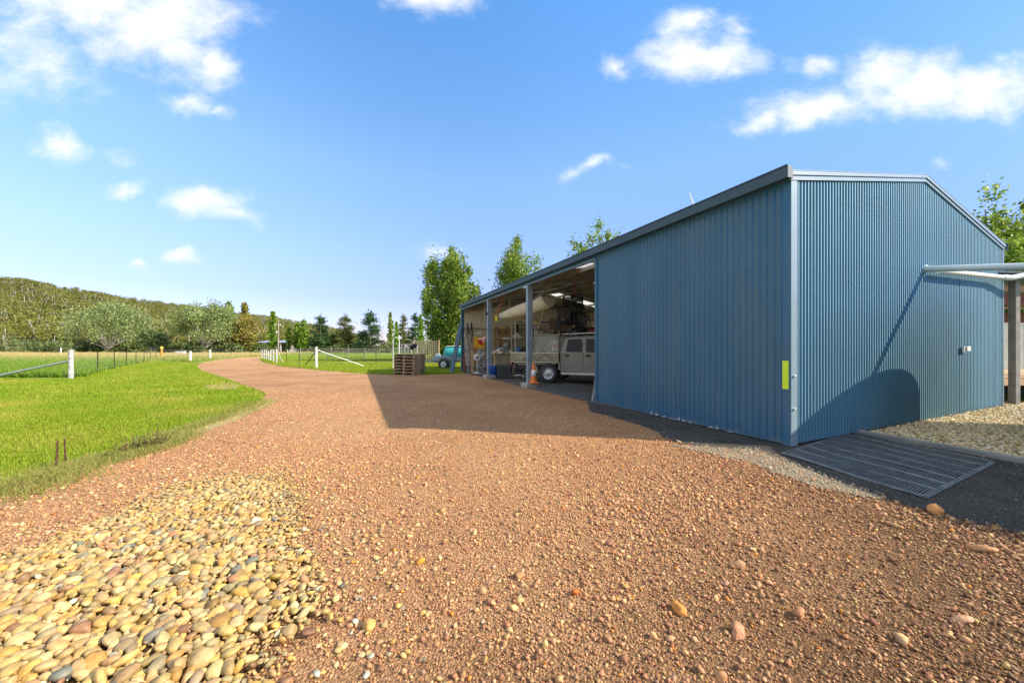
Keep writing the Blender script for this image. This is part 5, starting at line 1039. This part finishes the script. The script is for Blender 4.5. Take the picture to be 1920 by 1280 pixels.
# hanging hull
P0, P1 = at(937, 597, 15.6), at(1030, 562, 12.9); dv = P1-P0; LB = dv.length
hl = thing('dinghy_hull', 'cream dinghy hull slung under the shed roof', 'boat', P0, math.atan2(dv.y, dv.x)); hl.rotation_euler = (0, -math.asin(dv.z/LB), math.atan2(dv.y, dv.x))
V, Fq = [], []; ns, nk = 18, 13
for i in range(ns):
    f = i/(ns-1); w_ = .34*math.sin(min(1, f*1.25+.02)*math.pi/2)**.7; dp = .17+.19*min(1, f*1.5)**.8; top = .10+.08*(1-f)**2
    for k in range(nk):
        a = math.pi*k/(nk-1); ca, sa = math.cos(a), math.sin(a); V.append((f*LB, w_*ca*(1-.12*sa), top-dp*(abs(sa)**1.25)))
for i in range(ns-1):
    for k in range(nk-1): Fq.append((i*nk+k, i*nk+k+1, (i+1)*nk+k+1, (i+1)*nk+k))
ho = np_mesh('hull', V, Fq, mat('hull_cream', (.80, .76, .62), .45, var=.08, nscale=2), hl, None, True); sm = ho.modifiers.new('s', 'SOLIDIFY'); sm.thickness = .02; sm.offset = 0
m_ = MB(); e = [Vector(V[(ns-1)*nk+k]) for k in range(nk)]; m_.add([v+Vector((.004, 0, 0)) for v in e], [tuple(range(nk))]); m_.add([v+Vector((-.02, 0, 0)) for v in e], [tuple(range(nk))[::-1]]); m_.build('transom', mat('transom_cream', (.66, .62, .50), .5), hl)
m_ = MB()
for k in (0, nk-1): m_.tube([Vector(V[i*nk+k]) for i in range(ns)], .022, 6)
m_.build('gunwale', M_white, hl); MB().tube([Vector(V[i*nk+6])-Vector((0, 0, .015)) for i in range(1, ns)], .018, 6).build('keel', mat('keel_tan', (.60, .42, .16), .6), hl)
rp = at(1030, 530, 12.7); t = thing('hull_rope', 'pale rope slinging the dinghy hull and tied down to the front post', 'rope', rp)
lo = at(996, 650, 11.9)-rp; MB().tube([(0, 0, .3), (.0, 0, 0), at(1024, 560, 12.7)-rp, at(1014, 600, 12.3)-rp, lo], .012, 6).tube([(0, 0, 0), at(1034, 553, 12.8)-rp], .012, 6).tube([lo+Vector((.09*math.cos(a), 0, -.12+.14*math.sin(a))) for a in np.linspace(0, 6.3, 12)], .014, 6).build('strand', mat('pale_rope', (.60, .52, .34), .8), t)
p3 = at(955, 570, 15.0); MB().tube([p3-rp+Vector((0, 0, .7)), p3-rp+Vector((0, 0, -.3))], .012, 6).build('strand', MATS['pale_rope'], t)
# traffic cone on the post footing
cz = S(.13, POSTS[0]-.16, .15); cn = thing('traffic_cone', 'orange traffic cone with a white band beside the front post', 'traffic cone', cz)
mo = mat('cone_orange', (.80, .19, .02), .5, var=.06); MB().box((0, 0, .02), (.30, .30, .035)).build('base', mo, cn, .008)
MB().lathe([(.115, .037), (.03, .68), (.025, .69), (0, .69)], n=24).build('cone', mo, cn); MB().lathe([(.0895, .24), (.0925, .24), (.0665, .44), (.064, .44)], n=24).build('white_band', M_white, cn)
# rubber mats in the opening
def mat_piece(t_, s_, w_, l_, lb, rz):
    o = sthing('rubber_mat', lb, 'mat', t_, s_, .022, rz, 'rubber mats on the shed floor'); m_ = MB()
    for i in range(int(w_/.07)+1): m_.bx((i*.07, 0, 0), (i*.07+.022, l_, .018))
    m_.build('ribs', M_grate, o); m_ = MB()
    for j in range(int(l_/.07)+1): m_.bx((0, j*.07, .0), (w_, j*.07+.018, .022))
    m_.build('cross_ribs', M_rib, o)
mat_piece(-.12, 4.45, 1.5, 1.5, 'dark slotted rubber mat nearest the closed wall', 0); mat_piece(-.10, 6.0, 1.5, 1.25, 'dark slotted rubber mat beside the cone', .03); mat_piece(1.45, 4.6, 1.5, 1.5, 'dark slotted rubber mat under the vehicle side', -.02)
# hanging stack of black folding chairs
hp = at(1078, 548, 13.3); t = thing('orange_sling', 'orange lifting strap under the shed roof above the hanging chairs', 'strap', hp); MB().tube([(0, 0, .35), (0, 0, 0), (-.10, 0, -.25), (.0, .02, -.33), (.10, 0, -.25), (0, 0, 0)], .018, 6).build('strap', MATS['orange_rope'], t); MB().lathe([(.02, 0), (.05, .03), (.02, .06)], n=10).build('hook', M_galv, t)
def chair(lb, loc, rx, rz, c_=M_black, g='chairs hung and stacked inside the shed'):
    o = thing('folding_chair', lb, 'chair', loc, rz, g); o.rotation_euler = (rx, 0, rz)
    m_ = MB(); m_.tube([(-.24, 0, 0), (-.24, -.02, .45), (-.24, .12, .92), (-.15, .13, .98), (.15, .13, .98), (.24, .12, .92), (.24, -.02, .45), (.24, 0, 0)], .022, 6).tube([(-.24, -.42, 0), (-.24, -.2, .45), (-.24, .06, .66)], .014, 6).tube([(.24, -.42, 0), (.24, -.2, .45), (.24, .06, .66)], .014, 6); m_.build('frame', c_, o)
    m_ = MB()
    for k in range(6): m_.bx((-.24, -.42+k*.075, .43), (.24, -.42+k*.075+.062, .46))
    m_.build('seat', c_, o); m_ = MB()
    for k in range(6): m_.box((0, .03+.012*k, .55+k*.07), (.47, .02, .06), Matrix.Rotation(-.2, 3, 'X'))
    m_.build('backrest', c_, o)
base = at(1078, 606, 13.3)
chair('uppermost black slatted chair hanging under the orange strap', base+Vector((-.02, 0, .08)), .35, .4); chair('black chair tilted left in the hanging bundle', base+Vector((-.3, .1, -.3)), .5, -.5); chair('black chair tilted right in the hanging bundle', base+Vector((.22, .1, -.25)), .2, 1.0); chair('black chair lying sideways at the back of the hanging bundle', base+Vector((.0, .3, -.35)), .9, 2.2); chair('topmost tilted black chair tied close to the strap', base+Vector((-.12, .15, .12)), -.3, 2.8); chair('lowest black chair of the hanging bundle above the cab', base+Vector((-.1, -.1, -.5)), -.1, .2)
MBr = mat('brown_cane', (.16, .09, .05), .7); chair('brown slatted chair stored left of the hanging bundle', base+Vector((-.75, .5, -.75)), .3, .3, MBr); chair('second brown chair lying against the first', base+Vector((-.42, .5, -.78)), -.2, -.6, MBr)
# storage rack behind the cab at the right
o = thing('pallet_rack', 'grey storage rack behind the cab of the utility', 'rack', at(1062, 653, 14.6)*Vector((1, 1, 0)), R(-4)); wR = 1.75
for x in (0, wR):
    for y in (0, .5): MB().bx((x-.03, y-.03, 0), (x+.03, y+.03, 2.25)).build('upright', M_galv, o)
for z in (1.1, 1.6, 1.98): MB().bx((0, -.03, z), (wR, .53, z+.04)).build('shelf', M_galv, o)
def rk(x, z, w_, h_, col, nm, lb):
    q = thing(nm, lb, nm.replace('_', ' '), o.matrix_basis @ Vector((x, .05, z+.041)), R(-4)); MB().bx((0, 0, 0), (w_, .35, h_*.8)).build('body', mat('rk%d' % int(sum(col)*1000), col, .6, var=.2), q, .01); MB().bx((-.012, -.012, h_*.8), (w_+.012, .362, h_)).build('lid', M_black, q)
rk(.2, 1.98, .45, .12, (.10, .10, .11), 'dark_box', 'dark box on the top of the rack'); rk(.85, 1.98, .5, .16, (.45, .05, .03), 'red_box', 'red box on top of the rack at the right'); rk(.9, 1.6, .75, .26, (.52, .50, .42), 'cream_carton', 'cream carton on the rack below the red box'); rk(.12, 1.6, .5, .22, (.05, .05, .06), 'black_case', 'black case on the rack left of the cream carton')
t = thing('ladder', 'aluminium ladder laid across the rack at the right of the bay', 'ladder', o.matrix_basis @ Vector((-.1, -.2, 1.95)), R(-4)); m_ = MB(); m_.bar((0, 0, 0), (2.4, 0, .05), .03, .07).bar((0, -.12, .01), (2.4, -.12, .06), .03, .02); m_.build('rails', M_galv, t)

# ------------------------------------------------------------------ the utility truck
ua = math.atan2(-.436, .90)
ut = thing('utility_truck', 'dusty beige double cab utility truck with a metal tray parked in the open bay', 'truck', (1.72, 13.72, .02), ua)
mp_ = mat('dusty_beige', (.18, .185, .165), .4, metal=.25, var=.08, nscale=2, coat=.3); mt_ = mat('tray_cream', (.30, .28, .18), .6, var=.12, nscale=4); mg = mat('window_glass', (.012, .014, .018), .05, spec=.22)
cab = [(.46, .42), (.44, 1.12), (.55, 1.62), (.62, 1.70), (1.5, 1.745), (2.1, 1.70), (2.75, 1.16), (3.75, 1.08), (3.92, .95), (3.95, .55), (3.55, .40), (3.42, .62), (3.2, .78), (2.9, .80), (2.65, .7), (2.5, .40)]
V = []; n = len(cab)
def yw(z): return .86 if z < 1.15 else .86-(z-1.15)*.28
for sgn in (-1, 1): V += [(x, sgn*yw(z), z) for x, z in cab]
m_ = MB(); m_.add(V, [tuple(range(n)), tuple(range(2*n-1, n-1, -1))]+[(i, i+n, (i+1) % n+n, (i+1) % n) for i in range(n)]); m_.build('body', mp_, ut, .03)
def sidepan(prof, off, th, name, mm, parent, sides=(-1, 1)):
    m_ = MB()
    for sg in sides:
        k = len(prof); a = [(x, sg*(yw(z)+off), z) for x, z in prof]; b = [(x, sg*(yw(z)+off+th), z) for x, z in prof]
        m_.add(a+b, [tuple(range(k)), tuple(range(2*k-1, k-1, -1))]+[(i, i+k, (i+1) % k+k, (i+1) % k) for i in range(k)])
    return m_.build(name, mm, parent)
for (dx0, dx1, win) in ((.56, 1.30, [(.66, 1.17), (.72, 1.60), (1.22, 1.62), (1.25, 1.17)]), (1.33, 2.40, [(1.40, 1.17), (1.38, 1.62), (1.98, 1.60), (2.34, 1.28), (2.36, 1.17)])):
    d_ = sidepan([(dx0, .47), (dx0, 1.13), (dx1, 1.13), (dx1, .47)], .002, .014, 'door', mp_, ut, (-1,))
    sidepan(win, .006, .01, 'window', mg, d_, (-1,))
    sidepan([(dx0+.04, .60), (dx0+.04, .63), (dx1-.04, .63), (dx1-.04, .60)], .016, .008, 'side_moulding', M_trim, d_, (-1,))
    MB().bx((dx0+.07, -.91, 1.0), (dx0+.24, -.88, 1.05)).bx((dx0+.11, -.925, .985), (dx0+.20, -.91, 1.065)).build('handle', M_black, d_)
sidepan([(.66, 1.17), (.72, 1.60), (1.98, 1.60), (2.34, 1.17)], .006, .01, 'far_window', mg, ut, (1,))
MB().add([(2.12, -.70, 1.665), (2.12, .70, 1.665), (2.72, .76, 1.19), (2.72, -.76, 1.19)], [(0, 1, 2, 3)]).build('windscreen', mg, ut)
MB().bx((.5, -.90, .34), (2.5, -.78, .42)).bx((.5, .78, .34), (2.5, .90, .42)).build('side_step', M_galv, ut)
MB().bx((-1.45, -.35, .45), (3.5, -.25, .6)).bx((-1.45, .25, .45), (3.5, .35, .6)).tube([(0, -.7, .37), (0, .7, .37)], .06, 10).build('chassis', M_black, ut)
MB().bar((.75, -.5, 1.77), (.75, .5, 1.79), .05, .03).bar((1.8, -.5, 1.77), (1.8, .5, 1.79), .05, .03).bar((.2, -.55, 1.80), (2.3, -.55, 1.86), .03).build('roof_rack', M_galv, ut)
tray = MB(); tray.bx((-1.5, -.92, .80), (.42, .92, .86)).bx((-1.5, -.93, .86), (.42, -.90, 1.12)).bx((-1.5, .90, .86), (.42, .93, 1.12)).bx((-1.53, -.93, .86), (-1.50, .93, 1.12)).bx((.40, -.9, .86), (.42, .9, 1.12)); to = tray.build('tray', mt_, ut, .006)
MB().bx((-1.5, -.935, .755), (.42, -.90, .785)).bx((-1.52, -.936, 1.10), (.43, -.895, 1.135)).build('rub_rail', mat('tray_edge', (.6, .56, .42), .5), to)
MB().bx((-1.5, -.905, .786), (.42, -.89, .80)).build('shadow_gap', M_black, to)
m_ = MB(); z_ = [(-1.0+.3*k, 1.09 if k % 2 else .82) for k in range(5)]; m_.tube([(x, -.945, z) for x, z in z_], .008, 5); m_.build('side_cord', M_black, to)
# mesh cage: hooped side screens and a head board
for sg in (-1, 1):
    m_ = MB(); m_.tube([(-.55, sg*.86, 1.13), (-.52, sg*.86, 1.62), (-.42, sg*.86, 1.74), (.2, sg*.86, 1.80), (.34, sg*.86, 1.78), (.39, sg*.86, 1.68), (.40, sg*.86, 1.13)], .022, 8); fo = m_.build('side_frame', mt_, ut)
    m_ = MB()
    for k in range(-9, 16):
        for dr_ in (1, -1):
            x0 = -.55+k*.085; pts = []
            for q in np.linspace(0, 1, 14):
                x = x0+q*.62*(1 if dr_ > 0 else -1)+(0 if dr_ > 0 else .3); z = 1.14+q*.62
                if -.53 < x < .39 and z < 1.74+.06*(x+.4): pts.append((x, sg*.86, z))
            if len(pts) > 1: m_.tube([pts[0], pts[-1]], .011, 4, False)
    m_.build('mesh', mat('mesh_white', (.62, .60, .52), .5), fo)
m_ = MB(); m_.tube([(.40, -.84, 1.13), (.40, -.84, 1.7), (.40, -.7, 1.82), (.40, .7, 1.82), (.40, .84, 1.7), (.40, .84, 1.13)], .025, 8)
for k in range(7): m_.tube([(.40, -.75+k*.25, 1.13), (.40, -.75+k*.25, 1.82)], .01, 5)
m_.tube([(.40, -.84, 1.84), (.40, -.84, 1.95)], .02, 6); m_.build('head_board', mt_, ut)
wheel(ut, 0, -.80, .365, .23); wheel(ut, 0, .80, .365, .23, 1); wheel(ut, 3.05, -.76, .365, .23); wheel(ut, 3.05, .76, .365, .23, 1)
MB().bar((-.62, -.86, .78), (-.50, -.86, .35), .03, .2).bar((.42, -.86, .78), (.42, -.86, .5), .03, .06).build('mud_flap', mt_, ut)
MB().bx((3.93, -.7, .75), (3.96, -.45, .92)).build('headlight', M_white, ut); MB().bx((3.93, .45, .75), (3.96, .7, .92)).build('headlight', M_white, ut); MB().bx((-1.545, -.85, .64), (-1.5, -.62, .76)).build('tail_light', mat('tail_red', (.4, .02, .02), .4), ut)
o = thing('dark_tarp', 'dark blue folded tarp heaped in the tray of the utility', 'tarp', ut.matrix_basis @ Vector((-.1, -.35, .90)), ua)
stones('folds', ICO2, np.stack([rng.uniform(-.6, .45, 22), rng.uniform(-.4, .4, 22), rng.uniform(.05, .25, 22)], 1), rng.uniform(.12, .22, 22), pick([(.035, .045, .07)], [1], 22, .1), M_stone, o, flat=.5, smooth=True)
o = thing('white_spray_drum', 'white drum standing behind the mesh of the tray', 'drum', ut.matrix_basis @ Vector((-.05, .35, .87)), ua); MB().lathe([(0, 0), (.22, 0), (.23, .1), (.23, .6), (.12, .7), (.06, .72), (0, .72)], n=20).build('barrel', M_white, o); MB().bx((-.1, -.24, .4), (.1, -.225, .6)).build('red_label', mat('sign_red', (.6, .05, .015)), o)

# ------------------------------------------------------------------ render settings
sc.render.engine = 'CYCLES'
sc.cycles.max_bounces = 8; sc.cycles.diffuse_bounces = 4; sc.cycles.transparent_max_bounces = 8
